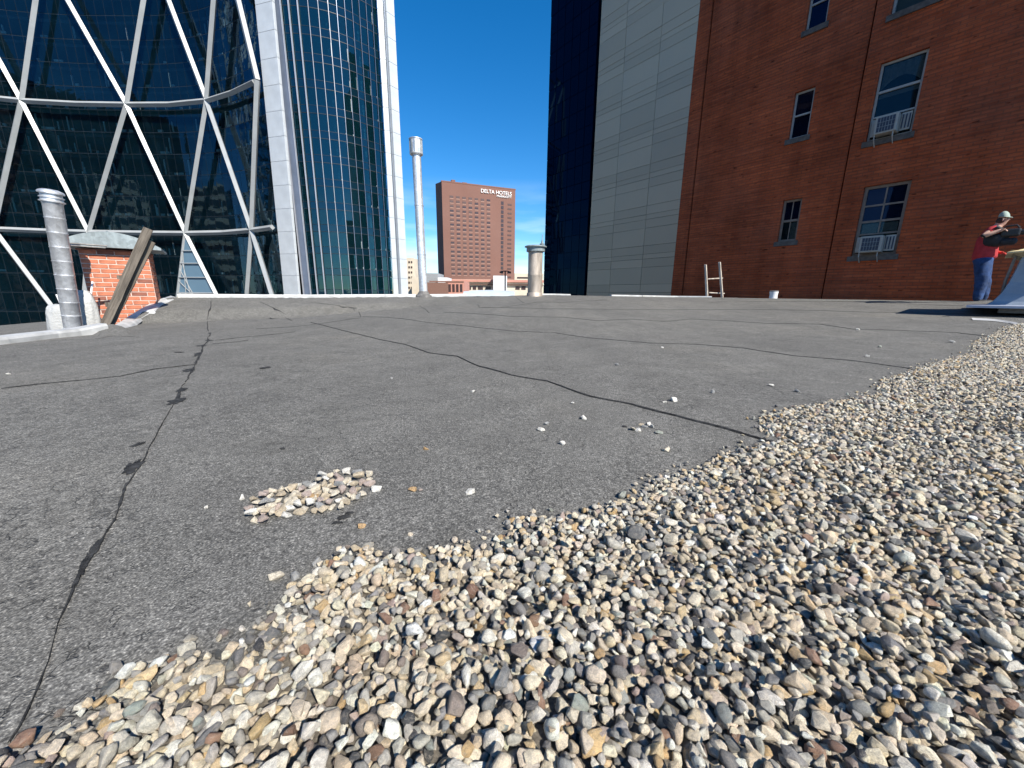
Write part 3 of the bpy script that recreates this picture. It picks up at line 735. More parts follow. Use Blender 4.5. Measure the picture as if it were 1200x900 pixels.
# chimney: its front right corner stands at the picture column 182
cfr = atY(183.5, 352, 6.95); cfr.z = 0
ce = EAST.copy(); cn_ = NORTH.copy()
zt = atY(183, 296, 6.95).z; zb = LOWZ
hitL = plane_hit(102, 340, cfr, -cn_); CW = (cfr - Vector((hitL.x, hitL.y, 0))).length; CDp = 0.62
cfl = cfr - ce * CW
chim = empty('chimney', (cfl.x, cfl.y, zb), 'short red brick chimney with an arched zinc cap at the roof edge', 'chimney')
bm = bmesh.new(); obox(bm, (cfl.x, cfl.y, zb), ce * CW, cn_ * CDp, UPV * (zt - zb)); obj('masonry_core', bm, M['mortar'], chim)
brick_me = {}
def brick(L_, H_, D_, mat):
    key = (round(L_, 3), mat.name)
    if key not in brick_me:
        bm = bmesh.new(); cbox(bm, (0, 0, 0), (L_, 0, 0), (0, D_, 0), (0, 0, H_)); bevel(bm, .004)
        me_ = bpy.data.meshes.new('brick'); bm.to_mesh(me_); bm.free(); me_.materials.append(mat); brick_me[key] = me_
    return brick_me[key]
CH = .0735; rnd = random.Random(3); row = 0; z = zt - CH
while z > -.45:
    for face, (o0, dr, ln, nn) in enumerate(((cfl, ce, CW, -cn_), (cfr, cn_, CDp, ce))):
        nb = CW / 4 if face == 0 else CDp / 3; x = -(nb / 2 if row % 2 else 0)
        while x < ln - .001:
            x0, x1 = max(x, 0), min(x + nb, ln)
            if x1 - x0 > .03:
                o = link('brick', brick(x1 - x0 - .011, CH - .012, .05, M['brickdark'] if rnd.random() < .07 or z > zt - .1 and rnd.random() < .3 else M['brick']), chim)
                c = o0 + dr * ((x0 + x1) / 2) + nn * (-.018 + rnd.uniform(-.002, .003)); o.location = (c.x, c.y, z + CH / 2); o.rotation_euler = (rnd.gauss(0, .008), rnd.gauss(0, .006), math.atan2(dr.y, dr.x))
            x += nb
    z -= CH; row += 1
# cap: shallow barrel vault of sheet metal
cx = cfl + ce * (CW / 2) + cn_ * (CDp / 2)
zc0 = zt + .07; HW, RISE, OV = CW / 2 + .20, .21, .16
bm = bmesh.new(); prof = []
for k in range(21):
    t = -1 + 2 * k / 20; prof.append((t * HW, zc0 + RISE * (1 - abs(t) ** 1.9)))
front, back = [], []
for a, b in prof:
    front.append(bm.verts.new(Vector((cx.x, cx.y, b)) + ce * a - cn_ * (CDp / 2 + OV))); back.append(bm.verts.new(Vector((cx.x, cx.y, b)) + ce * a + cn_ * (CDp / 2 + OV)))
for k in range(20): bm.faces.new((front[k], front[k + 1], back[k + 1], back[k]))
fl = [bm.verts.new(v.co * 1) for v in (front[0], front[-1], back[-1], back[0])]
for v in fl: v.co.z = zc0 - .035
bm.faces.new(front + [fl[1], fl[0]]); bm.faces.new(list(reversed(back)) + [fl[3], fl[2]]); bm.faces.new((front[0], back[0], fl[3], fl[0])); bm.faces.new((front[-1], fl[1], fl[2], back[-1])); bm.faces.new(fl)
bmesh.ops.recalc_face_normals(bm, faces=bm.faces[:]); cap = obj('cap', bm, M['galvdull'], chim)
bm = bmesh.new(); 
for t in (-.02,): 
    pts_ = [Vector((cx.x, cx.y, zc0 + RISE * (1 - abs(t) ** 1.9) + .004)) + ce * (t * HW) + cn_ * s for s in (-(CDp / 2 + OV + .004), CDp / 2 + OV)]
    tube(bm, pts_, .010, 6)
obj('cap_seam', bm, M['galvdull'], cap)
bm = bmesh.new(); obox(bm, Vector((cfl.x, cfl.y, zt - .012)) - ce * .02 - cn_ * .02, ce * (CW + .04), cn_ * (CDp + .04), UPV * .022); obj('top_course', bm, M['brickdark'], chim)

# steel flue beside it
fb, ft = atY(86.5, 386, 5.75), atY(61.5, 238, 5.72); ax = (ft - fb); top_h = ax.length; fb2 = fb - ax.normalized() * .75
flue = empty('flue_pipe', fb2, 'shiny galvanised flue pipe with ringed cap left of the brick chimney', 'flue pipe')
Rf = .100; tot = (ft - fb2).length; nseg = 13; sl = tot / nseg
for k in range(nseg):
    bm = bmesh.new(); lathe(bm, fb2, ax, [(k * sl, Rf - .004), (k * sl + .012, Rf + .001), ((k + 1) * sl - .018, Rf), ((k + 1) * sl - .012, Rf + .005), ((k + 1) * sl, Rf + .005), ((k + 1) * sl + .001, Rf - .006)], 32); obj('pipe_section', bm, M['galv'], flue, True)
bm = bmesh.new(); lathe(bm, fb2, ax, [(tot, Rf), (tot + .01, Rf + .026), (tot + .022, Rf + .028), (tot + .03, Rf + .01), (tot + .055, Rf + .008), (tot + .062, Rf + .022), (tot + .072, Rf + .022), (tot + .08, Rf + .006), (tot + .11, Rf + .006),
        (tot + .118, Rf + .030), (tot + .135, Rf + .031), (tot + .15, Rf + .02), (tot + .17, Rf - .02), (tot + .178, 0)], 32); obj('cap', bm, M['galv'], flue, True)
bm = bmesh.new(); a0 = fb2 + ax.normalized() * (tot * .62) ; a0 = atY(80, 285, 5.75); tube(bm, [a0 + ce * .02, a0 + ce * .30 + Vector((0, .12, 0))], .012, 8); tube(bm, [a0 + ce * .02 - UPV * .03, a0 + ce * .28 + Vector((0, .12, -.03))], .009, 8); obj('bracket', bm, M['galvdark'], flue)

# two old planks leaning on the cap
prop = empty('timber_prop', atY(120, 384, 5.95), 'two grey weathered planks leaning against the brick chimney', 'planks')
def plank(a, b, wd, th, face):
    d = (b - a); n_ = Vector(face) - d.normalized() * Vector(face).dot(d.normalized()); n_.normalize(); s = d.normalized().cross(n_)
    bm = bmesh.new(); o = -(s * wd / 2) - n_ * th / 2; obox(bm, o, s * wd, n_ * th, d)
    bmesh.ops.subdivide_edges(bm, edges=[e for e in bm.edges if abs((e.verts[0].co - e.verts[1].co).length - d.length) < .01], cuts=9)
    for v in bm.verts: v.co += Vector((noise.noise(v.co * 5 + a), noise.noise(v.co * 5 + b), noise.noise(v.co * 7))) * .008
    me_ = bpy.data.meshes.new('plank'); q = d.normalized().rotation_difference(UPV)
    for v in bm.verts: v.co = q @ v.co
    bm.normal_update(); bm.to_mesh(me_); bm.free(); me_.materials.append(M['wood'])
    o_ = link('plank', me_, prop); o_.location = a; o_.rotation_mode = 'QUATERNION'; o_.rotation_quaternion = q.inverted(); return o_
plank(atY(121, 385, 5.80), atY(174, 268, 6.15), .105, .05, -NORTH)
plank(atY(127, 384, 5.90), atY(178, 283, 6.22), .085, .05, -NORTH)
bm = bmesh.new(); a0 = atY(126.5, 357, 5.93); cbox(bm, a0, ce * .05, cn_ * .07, UPV * .07); a0 = atY(140, 325, 6.05); cbox(bm, a0, ce * .05, cn_ * .06, UPV * .06); obj('cleat', bm, M['wood'], prop)

# pale wrapped bundle behind the flue
bc = atY(90, 375, 6.35)
def blob(name, c, rx, ry, rz, mat, parent, seed, am=.16, sub=4):
    bm = bmesh.new(); bmesh.ops.create_icosphere(bm, subdivisions=sub, radius=1)
    for v in bm.verts:
        p = v.co.copy(); e = 2.8
        q = Vector([math.copysign(abs(t) ** (2 / e), t) for t in p]); k = 1 + am * noise.noise(p * 1.5 + Vector((seed, 0, 0))) + am * .4 * noise.noise(p * 5 + Vector((seed, 0, 0)))
        v.co = c + (ce * q.x * rx + cn_ * q.y * ry + UPV * q.z * rz) * k
    return obj(name, bm, mat, parent, True)
wr = empty('wrapped_bundle', (bc.x, bc.y, LOWZ), 'bundle wrapped in white plastic behind the shiny flue pipe', 'bundle')
blob('wrapping', atY(75, 385, 6.30), .17, .16, .42, M['wrap'], wr, 2.2); blob('wrapping', atY(103, 372, 6.08), .135, .10, .40, M['wrap'], wr, 7.9)
bm = bmesh.new(); tube(bm, [atY(104.5, 392, 6.2), atY(106.5, 345, 6.22), atY(108.5, 330, 6.3)], .013, 6); tube(bm, [atY(66, 345, 6.2), atY(69, 352, 6.2), atY(74, 362, 6.18)], .011, 6); obj('cord', bm, M['white'], wr)

# flashing that climbs the roof edge beside the chimney
fl_px = [(127, 384, 135, 387), (140, 378, 152, 383), (150, 371, 165, 374), (165, 362, 180, 365), (180, 353, 190, 357), (192, 349, 203, 351), (200, 346.5, 207, 348.5)]
bm = bmesh.new(); rows = []
for k, (x0, y0, x1, y1) in enumerate(fl_px):
    b_ = ground(x1, y1); b_.z += .012; a_ = atY(x0, y0, b_.y - .02 + .03 * k / 6); mid = a_.lerp(b_, .5) + UPV * .02 * math.sin(k * 2.1)
    rows.append([bm.verts.new(p) for p in (a_ - UPV * .14, a_, mid, b_, b_ + (b_ - a_).normalized() * .03 - UPV * .03)])
for a_, b_ in zip(rows, rows[1:]):
    for k in range(4): bm.faces.new((a_[k], a_[k + 1], b_[k + 1], b_[k]))
bmesh.ops.recalc_face_normals(bm, faces=bm.faces[:])
fo = obj('flashing', bm, M['coping'], roof)
bm = bmesh.new(); c_ = ground(120, 389); hpts = [(108, 391, .0), (116, 390, .05), (124, 388, .09), (134, 388, .10), (144, 388, .07), (153, 389, .02), (160, 390, 0)]
rows = []
for x, y, hh in hpts:
    p = ground(x, y); q = ground(x + 4, y + 6)
    rows.append([bm.verts.new(Vector((p.x, p.y, hgt(p.x, p.y) + hh * .9))), bm.verts.new(Vector(((p.x + q.x) / 2, (p.y + q.y) / 2, hgt(p.x, p.y) + hh * .6))), bm.verts.new(Vector((q.x, q.y, hgt(q.x, q.y) + .003)))])
for a_, b_ in zip(rows, rows[1:]):
    for k in range(2): bm.faces.new((a_[k], a_[k + 1], b_[k + 1], b_[k]))
bmesh.ops.recalc_face_normals(bm, faces=bm.faces[:]); obj('roofing_flap', bm, M['roof'], roof, True)

# ================================================================== FAR EDGE: stack, vent, ladder, pipe stub
def stack_at(pb, pt, Y, rad, name, label, cat):
    b_ = atY(*pb, Y); t_ = atY(*pt, Y); b_.z = b_.z - .15; return b_, t_, empty(name, b_, label, cat)
b_, t_, st = stack_at((496.5, 345), (487, 163), 10.05, .14, 'vent_stack', 'tall thin grey steel stack with drum cap at the far roof edge', 'stack')
ax = t_ - b_; H = ax.length; rs = .102
for k in range(3):
    bm = bmesh.new(); z0, z1 = (H - .3) * k / 3, (H - .3) * (k + 1) / 3; lathe(bm, b_, ax, [(z0, rs), (z1 - .03, rs), (z1 - .025, rs + .008), (z1, rs + .008), (z1 + .001, rs - .004)], 28); obj('pipe_section', bm, M['galv'], st, True)
bm = bmesh.new(); lathe(bm, b_, ax, [(H - .36, rs + .004), (H - .33, rs + .05), (H - .31, rs + .055), (H - .30, rs + .042), (H - .02, rs + .042), (H - .015, rs + .055), (H, rs + .055), (H + .005, rs + .02), (H + .005, 0)], 28); cp = obj('drum_cap', bm, M['galv'], st, True)
bm = bmesh.new()
a_, c_ = frame(ax)
for k in range(12):
    t = 2 * math.pi * k / 12; d = a_ * math.cos(t) + c_ * math.sin(t); o = b_ + ax.normalized() * (H - .29) + d * (rs + .044); s = d.cross(ax.normalized()); obox(bm, o - s * .008, s * .016, d * .008, ax.normalized() * .26)
obj('cap_rib', bm, M['galvdull'], cp)
bm = bmesh.new(); lathe(bm, b_, ax, [(.0, rs + .12), (.12, rs + .11), (.16, rs + .05), (.22, rs + .012), (.23, rs)], 28); obj('base_collar', bm, M['galvdark'], st, True)

b_, t_, st = stack_at((626.5, 345), (627, 288), 10.9, .2, 'roof_vent', 'short rusty cylindrical roof vent with flat round lid before the navy tower', 'roof vent')
ax = UPV; H = t_.z - b_.z; rs = .195
bm = bmesh.new(); lathe(bm, b_, ax, [(0, rs + .03), (.18, rs + .02), (.20, rs), (H * .45, rs + .002), (H * .46, rs + .008), (H * .48, rs), (H - .16, rs), (H - .14, rs + .02)], 28); obj('drum', bm, M['galvdark'] if 0 else simple('rust_stained_zinc', (.42, .36, .30), .6, .35, .5, 3.0, .003, (2, 2, .5)), st, True)
bm = bmesh.new(); lathe(bm, b_, ax, [(H - .17, rs + .01), (H - .15, rs + .05), (H - .05, rs + .05), (H - .04, rs + .10), (H - .02, rs + .10), (H, rs + .06), (H + .02, .06), (H + .03, .0)], 28); obj('lid', bm, M['galvdull'], st, True)
bm = bmesh.new(); lathe(bm, b_ + Vector((.17, 0, 0)), ax, [(H, .05), (H + .05, .07), (H + .07, .03), (H + .10, .03), (H + .16, .012), (H + .3, .006)], 10); obj('finial', bm, M['galvdull'], st, True)

ld_ = empty('ladder', atY(840, 349, 12.0), 'top of a weathered wooden ladder poking above the far roof edge', 'ladder')
def bar(a, b, r_, mat, name, parent, n=8):
    bm = bmesh.new(); tube(bm, [a, b], r_, n); return obj(name, bm, mat, parent)
YL = 12.15
for (x0, y0, x1, y1) in ((831.5, 352, 828, 310), (850, 352, 844.5, 307)):
    a_, c_ = atY(x0, y0 + 30, YL - .3), atY(x1, y1, YL); d = c_ - a_; bm = bmesh.new(); s = EAST * .042; obox(bm, a_ - s / 2, s, NORTH * .07, d); bevel(bm, .008); obj('rail', bm, M['palewood'], ld_)
for (x0, y0, x1, y1) in ((829.5, 327, 847, 326), (831, 343, 849, 344), (832.5, 362, 851, 362)): bar(atY(x0, y0, YL - .03), atY(x1, y1, YL - .03), .018, M['palewood'], 'rung', ld_)
ps_ = atY(906, 349, 11.0); pb = empty('pipe_stub', ps_, 'small white pipe stub with a dark rim on the far roof crest', 'pipe stub')
bm = bmesh.new(); lathe(bm, ps_ - UPV * .06, UPV, [(0, .10), (.16, .095), (.2, .105), (.23, .105)], 18); obj('pipe', bm, M['white'], pb, True)
bm = bmesh.new(); lathe(bm, ps_ - UPV * .06, UPV, [(.228, .106), (.25, .11), (.26, .085), (.24, .0)], 18); obj('rim', bm, M['galvdark'], pb, True)

# pale curved sheet lying on the edge before the hotel
sheet = empty('flashing_sheet', atY(575, 346, 10.8), 'pale bent metal sheet lying on the far roof edge below the hotel', 'metal sheet')
bm = bmesh.new(); rows = []
for k in range(13):
    t = k / 12; x = 543 + 60 * t; y0 = 347.5 - 3 * t + 1.5 * math.sin(t * 3.1); y1 = 341.5 + 1.5 * t * t - 2.2 * math.sin(t * 2.4)
    a_ = atY(x, y0, 10.35 + .35 * t); c_ = atY(x, y1, 10.75 + .35 * t); rows.append([bm.verts.new(a_ - UPV * .03), bm.verts.new(a_), bm.verts.new(a_.lerp(c_, .5) + UPV * .02), bm.verts.new(c_), bm.verts.new(c_ - UPV * .3 + Vector((0, .02, 0)))])
for a_, c_ in zip(rows, rows[1:]):
    for k in range(4): bm.faces.new((a_[k], a_[k + 1], c_[k + 1], c_[k]))
bmesh.ops.recalc_face_normals(bm, faces=bm.faces[:]); obj('sheet', bm, simple('pale_blue_metal', (.52, .58, .62), .5, .2, .15, 3), sheet, True)

# ================================================================== RED BRICK HOUSE ON THE RIGHT
BP = Vector((6.0, 15.0, 0)); SD = Vector((.6, -.8, 0)); BN = Vector((-.8, -.6, 0))
def wall_tz(px, py):
    p = plane_hit(px, py, BP, BN); return (p - BP).dot(SD), p.z
house = empty('brick_house', (BP.x, BP.y, -16), 'dark red brick apartment house with window air conditioners on the right', 'building')
def rect(tl, br):
    a, b = wall_tz(*tl), wall_tz(*br); return [min(a[0], b[0]), max(a[0], b[0]), min(a[1], b[1]), max(a[1], b[1])]
WIN = {}
def wq(name, pts):      # rectangle fitted to the seen corners
    q = [wall_tz(*p) for p in pts]; t0 = (q[0][0] + q[2][0]) / 2; t1 = (q[1][0] + q[3][0]) / 2; z1 = (q[0][1] + q[1][1]) / 2; z0 = (q[2][1] + q[3][1]) / 2
    WIN[name] = [t0, t1, z0, z1]
wq('mid', [(1028, 74), (1082, 61), (1020.5, 163), (1075, 157)])
wq('low', [(1010, 219), (1064, 212), (1001, 301), (1055, 297)])
wq('smid', [(929.5, 108), (952.5, 103), (926, 163), (949.5, 158)])
wq('slow', [(916, 235), (938, 232), (912, 284), (935, 281)])
m_, s_ = WIN['mid'], WIN['smid']; pz = WIN['mid'][3] - WIN['low'][3]
zb1 = wall_tz(1037, 22)[1]; WIN['top'] = [m_[0], m_[1] + .0, zb1, zb1 + 1.9]
zs1 = wall_tz(941, 38)[1]; WIN['stop'] = [s_[0], s_[1], zs1, zs1 + (s_[3] - s_[2])]
segs = [(0.0, wall_tz(800, 340)[0] - .02, .03), (wall_tz(800, 340)[0] + .02, wall_tz(964.5, 340)[0] - .02, 0.0), (wall_tz(964.5, 340)[0] + .02, 10.2, .045)]
HTOP, HBOT = 22.0, -16.0
def brick_face(t0, t1, off, ops, name):
    bm = bmesh.new(); uv = bm.loops.layers.uv.new('UVMap')
    ts = sorted({t0, t1, *[t for o in ops for t in o[:2]]}); zs = sorted({HBOT, HTOP, *[z for o in ops for z in o[2:4]]})
    def P(t, z, d=0): return BP + SD * t + UPV * z + BN * (off - d)
    def quad(ps, uvs):
        f = bm.faces.new([bm.verts.new(p) for p in ps])
        for l_, q in zip(f.loops, uvs): l_[uv].uv = q
    for a, b in zip(ts, ts[1:]):
        for c, d in zip(zs, zs[1:]):
            if any(o[0] - 1e-6 <= a and b <= o[1] + 1e-6 and o[2] - 1e-6 <= c and d <= o[3] + 1e-6 for o in ops): continue
            quad([P(b, c), P(a, c), P(a, d), P(b, d)], [(b, c), (a, c), (a, d), (b, d)])
    for a, b, c, d in ops:
        D = .20
        quad([P(a, c), P(a, c, D), P(a, d, D), P(a, d)], [(a, c), (a + D, c), (a + D, d), (a, d)]); quad([P(b, c, D), P(b, c), P(b, d), P(b, d, D)], [(b, c), (b + D, c), (b + D, d), (b, d)])
        quad([P(a, d), P(a, d, D), P(b, d, D), P(b, d)], [(a, d), (a, d + D), (b, d + D), (b, d)]); quad([P(a, c, D), P(a, c), P(b, c), P(b, c, D)], [(a, c + D), (a, c), (b, c), (b, c + D)])
    for t in (t0, t1): quad([P(t, HBOT), P(t, HBOT, .3), P(t, HTOP, .3), P(t, HTOP)], [(t, HBOT), (t + .3, HBOT), (t + .3, HTOP), (t, HTOP)])
    return obj(name, bm, M['brickwall'], house)
for k, (a, b, off) in enumerate(segs):
    ops = [v for v in WIN.values() if v[0] > a and v[1] < b]; brick_face(a, b, off, ops, 'brick_wall')
bm = bmesh.new(); obox(bm, BP + UPV * HBOT - BN * .30, SD * 10.2, -BN * 9, UPV * (HTOP - HBOT - .05)); uvl = bm.loops.layers.uv.new('UVMap')
for f in bm.faces:
    for l_ in f.loops: l_[uvl].uv = (l_.vert.co.x + l_.vert.co.y, l_.vert.co.z)
obj('rear_wall', bm, M['brickwall'], house)
for o in (WIN.values()):
    pass
def hb(bm, t0, t1, z0, z1, d0, d1, off):   # box on the wall: t, z, depth in from the face
    obox(bm, BP + SD * t0 + UPV * z0 + BN * (off - d1), SD * (t1 - t0), UPV * (z1 - z0), BN * (d1 - d0))
def window(name, old, panes, off, fr=.062):
    t0, t1, z0, z1 = WIN[name]; mat = M['oldframe'] if old else M['winframe']; e = .004
    wn = empty('window', BP + SD * t0 + UPV * z0); wn.parent = house; l_ = Vector(house.location); wn.matrix_parent_inverse = Matrix.Translation(-l_)
    def part(nm, mt, boxes):
        bm = bmesh.new()
        for b in boxes: hb(bm, *b, off)
        me_ = bpy.data.meshes.new(nm); bm.normal_update(); bm.to_mesh(me_); bm.free(); me_.materials.append(mt)
        o = bpy.data.objects.new(nm, me_); COL.objects.link(o); o.parent = wn; o.matrix_parent_inverse = Matrix.Translation(-Vector(wn.location)); return o
    part('frame', mat, [(t0 + e, t0 + fr, z0 + e, z1 - e, .08, .16), (t1 - fr, t1 - e, z0 + e, z1 - e, .08, .16), (t0 + fr, t1 - fr, z1 - fr, z1 - e, .082, .158), (t0 + fr, t1 - fr, z0 + e, z0 + fr, .082, .158)])
    for (a, b, c, d, mt) in panes(t0 + fr, t1 - fr, z0 + fr, z1 - fr): part('pane', mt, [(a, b, c, d, .115, .122)])
    part('interior', M['core'], [(t0 + .001, t1 - .001, z0 + .001, z1 - .001, .197, .199)])
    part('sill', M['sill'], [(t0 - .06, t1 + .06, z0 - .13, z0 - .002, -.05, .19)])
    return wn, part
oB, oC = segs[1][2], segs[2][2]
def rails(part, mat, lst): part('rail', mat, lst)
# small windows
def two(a, b, c, d): h_ = (c + d) / 2; return [(a, b, c, h_ - .02, M['winglassnavy']), (a, b, h_ + .02, d, M['winglassnavy'])]
for nm in ('stop', 'smid'):
    wn, part = window(nm, False, two, oB, .05); t0, t1, z0, z1 = WIN[nm]; h_ = (z0 + z1) / 2; rails(part, M['winframe'], [(t0 + .05, t1 - .05, h_ - .02, h_ + .02, .075, .15)])
def four(a, b, c, d):
    h_ = (c + d) / 2; mm_ = (a + b) / 2; return [(a, mm_ - .012, c, h_ - .03, M['winglass']), (mm_ + .012, b, c, h_ - .03, M['winglass']), (a, mm_ - .012, h_ + .03, d, M['winglassnavy']), (mm_ + .012, b, h_ + .03, d, M['winglassnavy'])]
wn, part = window('slow', True, four, oB, .06); t0, t1, z0, z1 = WIN['slow']; h_ = (z0 + z1) / 2; mm_ = (t0 + t1) / 2
rails(part, M['oldframe'], [(t0 + .06, t1 - .06, h_ - .03, h_ + .03, .075, .15), (mm_ - .012, mm_ + .012, z0 + .06, h_ - .03, .10, .14), (mm_ - .012, mm_ + .012, h_ + .03, z1 - .06, .10, .14)])
part('curtain', M['curtain'], [(mm_, t1 - .07, z0 + .07, h_ - .05, .16, .165)])
# large windows
def three(a, b, c, d): 
    H_ = d - c; y1, y2 = d - .36 * H_, d - .70 * H_; return [(a, b, y1 + .025, d, M['winglass']), (a, b, y2 + .02, y1 - .025, M['winglass'])]
for nm in ('top', 'mid'):
    wn, part = window(nm, False, three, oC, .05); t0, t1, z0, z1 = WIN[nm]; H_ = z1 - z0 - .1; y1, y2 = z1 - .05 - .36 * H_, z1 - .05 - .70 * H_
    rails(part, M['winframe'], [(t0 + .05, t1 - .05, y1 - .025, y1 + .025, .07, .15)]); rails(part, M['winframe'], [(t0 + .05, t1 - .05, y2 - .02, y2 + .02, .07, .15)])
    # swagged curtain seen through the upper sash
    bm = bmesh.new(); n_ = 16; rowA = []
    for k in range(n_ + 1):
        u = k / n_; t = t0 + .06 + (t1 - t0 - .12) * u; zb_ = y1 + .06 + .22 * (1 - (2 * u - 1) ** 2) if nm == 'mid' else y1 + .05
        rowA.append((bm.verts.new(BP + SD * t + UPV * (z1 - .06) + BN * (oC - .16 + .012 * math.sin(k * 2.2))), bm.verts.new(BP + SD * t + UPV * zb_ + BN * (oC - .16 + .012 * math.sin(k * 2.2)))))
    for a, b in zip(rowA, rowA[1:]): bm.faces.new((a[0], a[1], b[1], b[0]))
    me_ = bpy.data.meshes.new('curtain'); bm.to_mesh(me_); bm.free(); me_.materials.append(M['curtain']); o = bpy.data.objects.new('curtain', me_); COL.objects.link(o); o.parent = wn; o.matrix_parent_inverse = Matrix.Translation(-Vector(wn.location))
    part('curtain', M['curtain'], [(t0 + .06, t1 - .06, y1 - .12, y1 - .03, .16, .165)])
def six(a, b, c, d):
    H_ = d - c; mm_ = (a + b) / 2; y = [d, d - .26 * H_, d - .50 * H_, d - .70 * H_]; out = []
    for k in range(3):
        for (p, q) in ((a, mm_ - .015), (mm_ + .015, b)): out.append((p, q, y[k + 1] + .012, y[k] - .012, M['winglass'] if k == 2 else M['winglassnavy']))
    return out
wn, part = window('low', True, six, oC, .07); t0, t1, z0, z1 = WIN['low']; H_ = z1 - z0 - .14; mm_ = (t0 + t1) / 2; d_ = z1 - .07
rails(part, M['oldframe'], [(mm_ - .015, mm_ + .015, d_ - .70 * H_, d_, .09, .15)])
for k, f_ in enumerate((.26, .50, .70)): rails(part, M['oldframe'], [(t0 + .07, t1 - .07, d_ - f_ * H_ - .02 - .01 * (k == 1), d_ - f_ * H_ + .02, .088, .152)])
for s0, s1 in ((t0 + .10, mm_ - .04), (mm_ + .05, t1 - .10)): part('blind', M['curtain'], [(s0, s1, d_ - .68 * H_, d_ - .54 * H_, .13, .135)])
def aircon(nm, label, off):
    t0, t1, z0, z1 = WIN[nm]; H_ = z1 - z0; w_ = (t1 - t0); a = t0 + .20 * w_; b = t0 + .70 * w_; zb_ = z0 + .02 * H_; zt_ = z0 + .27 * H_
    ac = empty('air_conditioner', BP + SD * a + UPV * zb_, label, 'air conditioner', 'window air conditioners'); D = .22
    bm = bmesh.new(); hb(bm, a, b, zb_ + .03, zt_, -D, .10, off); bevel(bm, .012); obj('case', bm, M['acwhite'], ac)
    bm = bmesh.new(); hb(bm, a + .05, b - .05, zb_ + .07, zt_ - .05, -D - .006, -D + .01, off); g_ = obj('grille', bm, M['acgrille'], ac)
    bm = bmesh.new()
    for k in range(1, 6):
        t = a + .05 + (b - a - .10) * k / 6; hb(bm, t - .004, t + .004, zb_ + .07, zt_ - .05, -D - .012, -D - .007, off)
    for k in range(1, 3):
        z = zb_ + .07 + (zt_ - zb_ - .12) * k / 3; hb(bm, a + .05, b - .05, z - .004, z + .004, -D - .016, -D - .0125, off)
    obj('grille_bars', bm, M['galvdull'], g_)
    for t in (a + .03, b - .05):
        bm = bmesh.new(); p = BP + SD * t + BN * (off + D - .03) + UPV * (zb_ + .03); q = BP + SD * t + BN * (off + .02) + UPV * (zb_ - .20); tube(bm, [p, p - UPV * .10, q], .012, 6); obj('support_leg', bm, M['winframe'], ac)
    for p0, p1 in ((b + .01, t1 - .06), (t0 + .06, a - .01)):
        bm = bmesh.new(); hb(bm, p0, p1, zb_ + .06, zt_ + .01, .02, .05, off); obj('side_panel', bm, M['acwhite'], ac)
    bm = bmesh.new()
    for k in range(3): hb(bm, b + .03 + k * .06, b + .055 + k * .06, zb_ + .10, zt_ - .03, .012, .019, off)
    obj('side_fins', bm, M['acgrille'], ac)
aircon('mid', 'white window air conditioner in the upper white framed window', oC); aircon('low', 'white window air conditioner in the lower brown framed window', oC)

# ================================================================== GREY PANEL TOWER AND NAVY GLASS TOWER
GPp = atY(687.5, 340, 45.0); GPp.z = 0
def gp(px, py): p = plane_hit(px, py, GPp, BN); return (p - GPp).dot(SD), p.z
tower = empty('panel_tower', (GPp.x, GPp.y, -16), 'tall tower clad in smooth grey metal panels between navy glass and red brick', 'building')
bm = bmesh.new(); obox(bm, GPp - UPV * 16 - BN * .06, SD * 18.3, -BN * 14, UPV * 68); obj('body', bm, M['joint'], tower)
cols = [0.0] + [gp(x, 340)[0] for x in (714, 750)]; wdt = cols[2] - cols[1]; cols += [cols[2] + wdt * k for k in (1, 2, 3)]
pm = {}
z = gp(700, 334)[1] - 3.6 * 2; rowsz = []
hs = [1.60, .78, .44, .78]; k = 0
while z < 40:
    for h_ in hs: rowsz.append((z, h_)); z += h_
pr = random.Random(2); npanel = 0
for a, b in zip(cols, cols[1:]):
    for z0, h_ in rowsz:
        key = (round(b - a, 3), h_)
        if key not in pm:
            bm = bmesh.new(); obox(bm, (0, 0, 0), SD * (b - a - .030), -BN * .055, UPV * (h_ - .022)); bevel(bm, .006); me_ = bpy.data.meshes.new('panel'); bm.normal_update(); bm.to_mesh(me_); bm.free(); me_.materials.append(M['panel']); pm[key] = me_
        o = link('panel', pm[key], tower); q = GPp + SD * (a + .015) + BN * pr.uniform(0, .004) + UPV * (z0 + .011); o.location = q; o.rotation_euler = (pr.gauss(0, .0012), pr.gauss(0, .0012), pr.gauss(0, .002))
navy = empty('glass_tower', GPp + NORTH * 4, 'dark navy glass tower rising left of the grey panelled tower', 'building')
NP = GPp + NORTH * .35 - BN * .0; nl = -gp(636.5, 345)[0] - .35
bm = bmesh.new(); obox(bm, NP - UPV * 16 - BN * .10, NORTH * nl, -BN * 14, UPV * 72); obj('body', bm, M['navyglass'], navy)
bm = bmesh.new(); obox(bm, GPp + NORTH * .004 - UPV * 16 - BN * .7, NORTH * .342, -BN * 3, UPV * 70); obj('recess', bm, M['joint'], navy)
nb, nm_ = 6, {}
bw = nl / nb; me_ = None
bm = bmesh.new(); obox(bm, (0, 0, 0), NORTH * (bw - .05), -BN * .05, UPV * 1.75); bevel(bm, .005); me_ = bpy.data.meshes.new('pane'); bm.normal_update(); bm.to_mesh(me_); bm.free(); me_.materials.append(M['navyglass'])
for i in range(nb):
    z = -3.6
    while z < 42:
        o = link('pane', me_, navy); o.location = NP + NORTH * (i * bw + .025) + UPV * z + BN * pr.uniform(0, .005); o.rotation_euler = (pr.gauss(0, .004), pr.gauss(0, .004), pr.gauss(0, .005)); z += 1.8

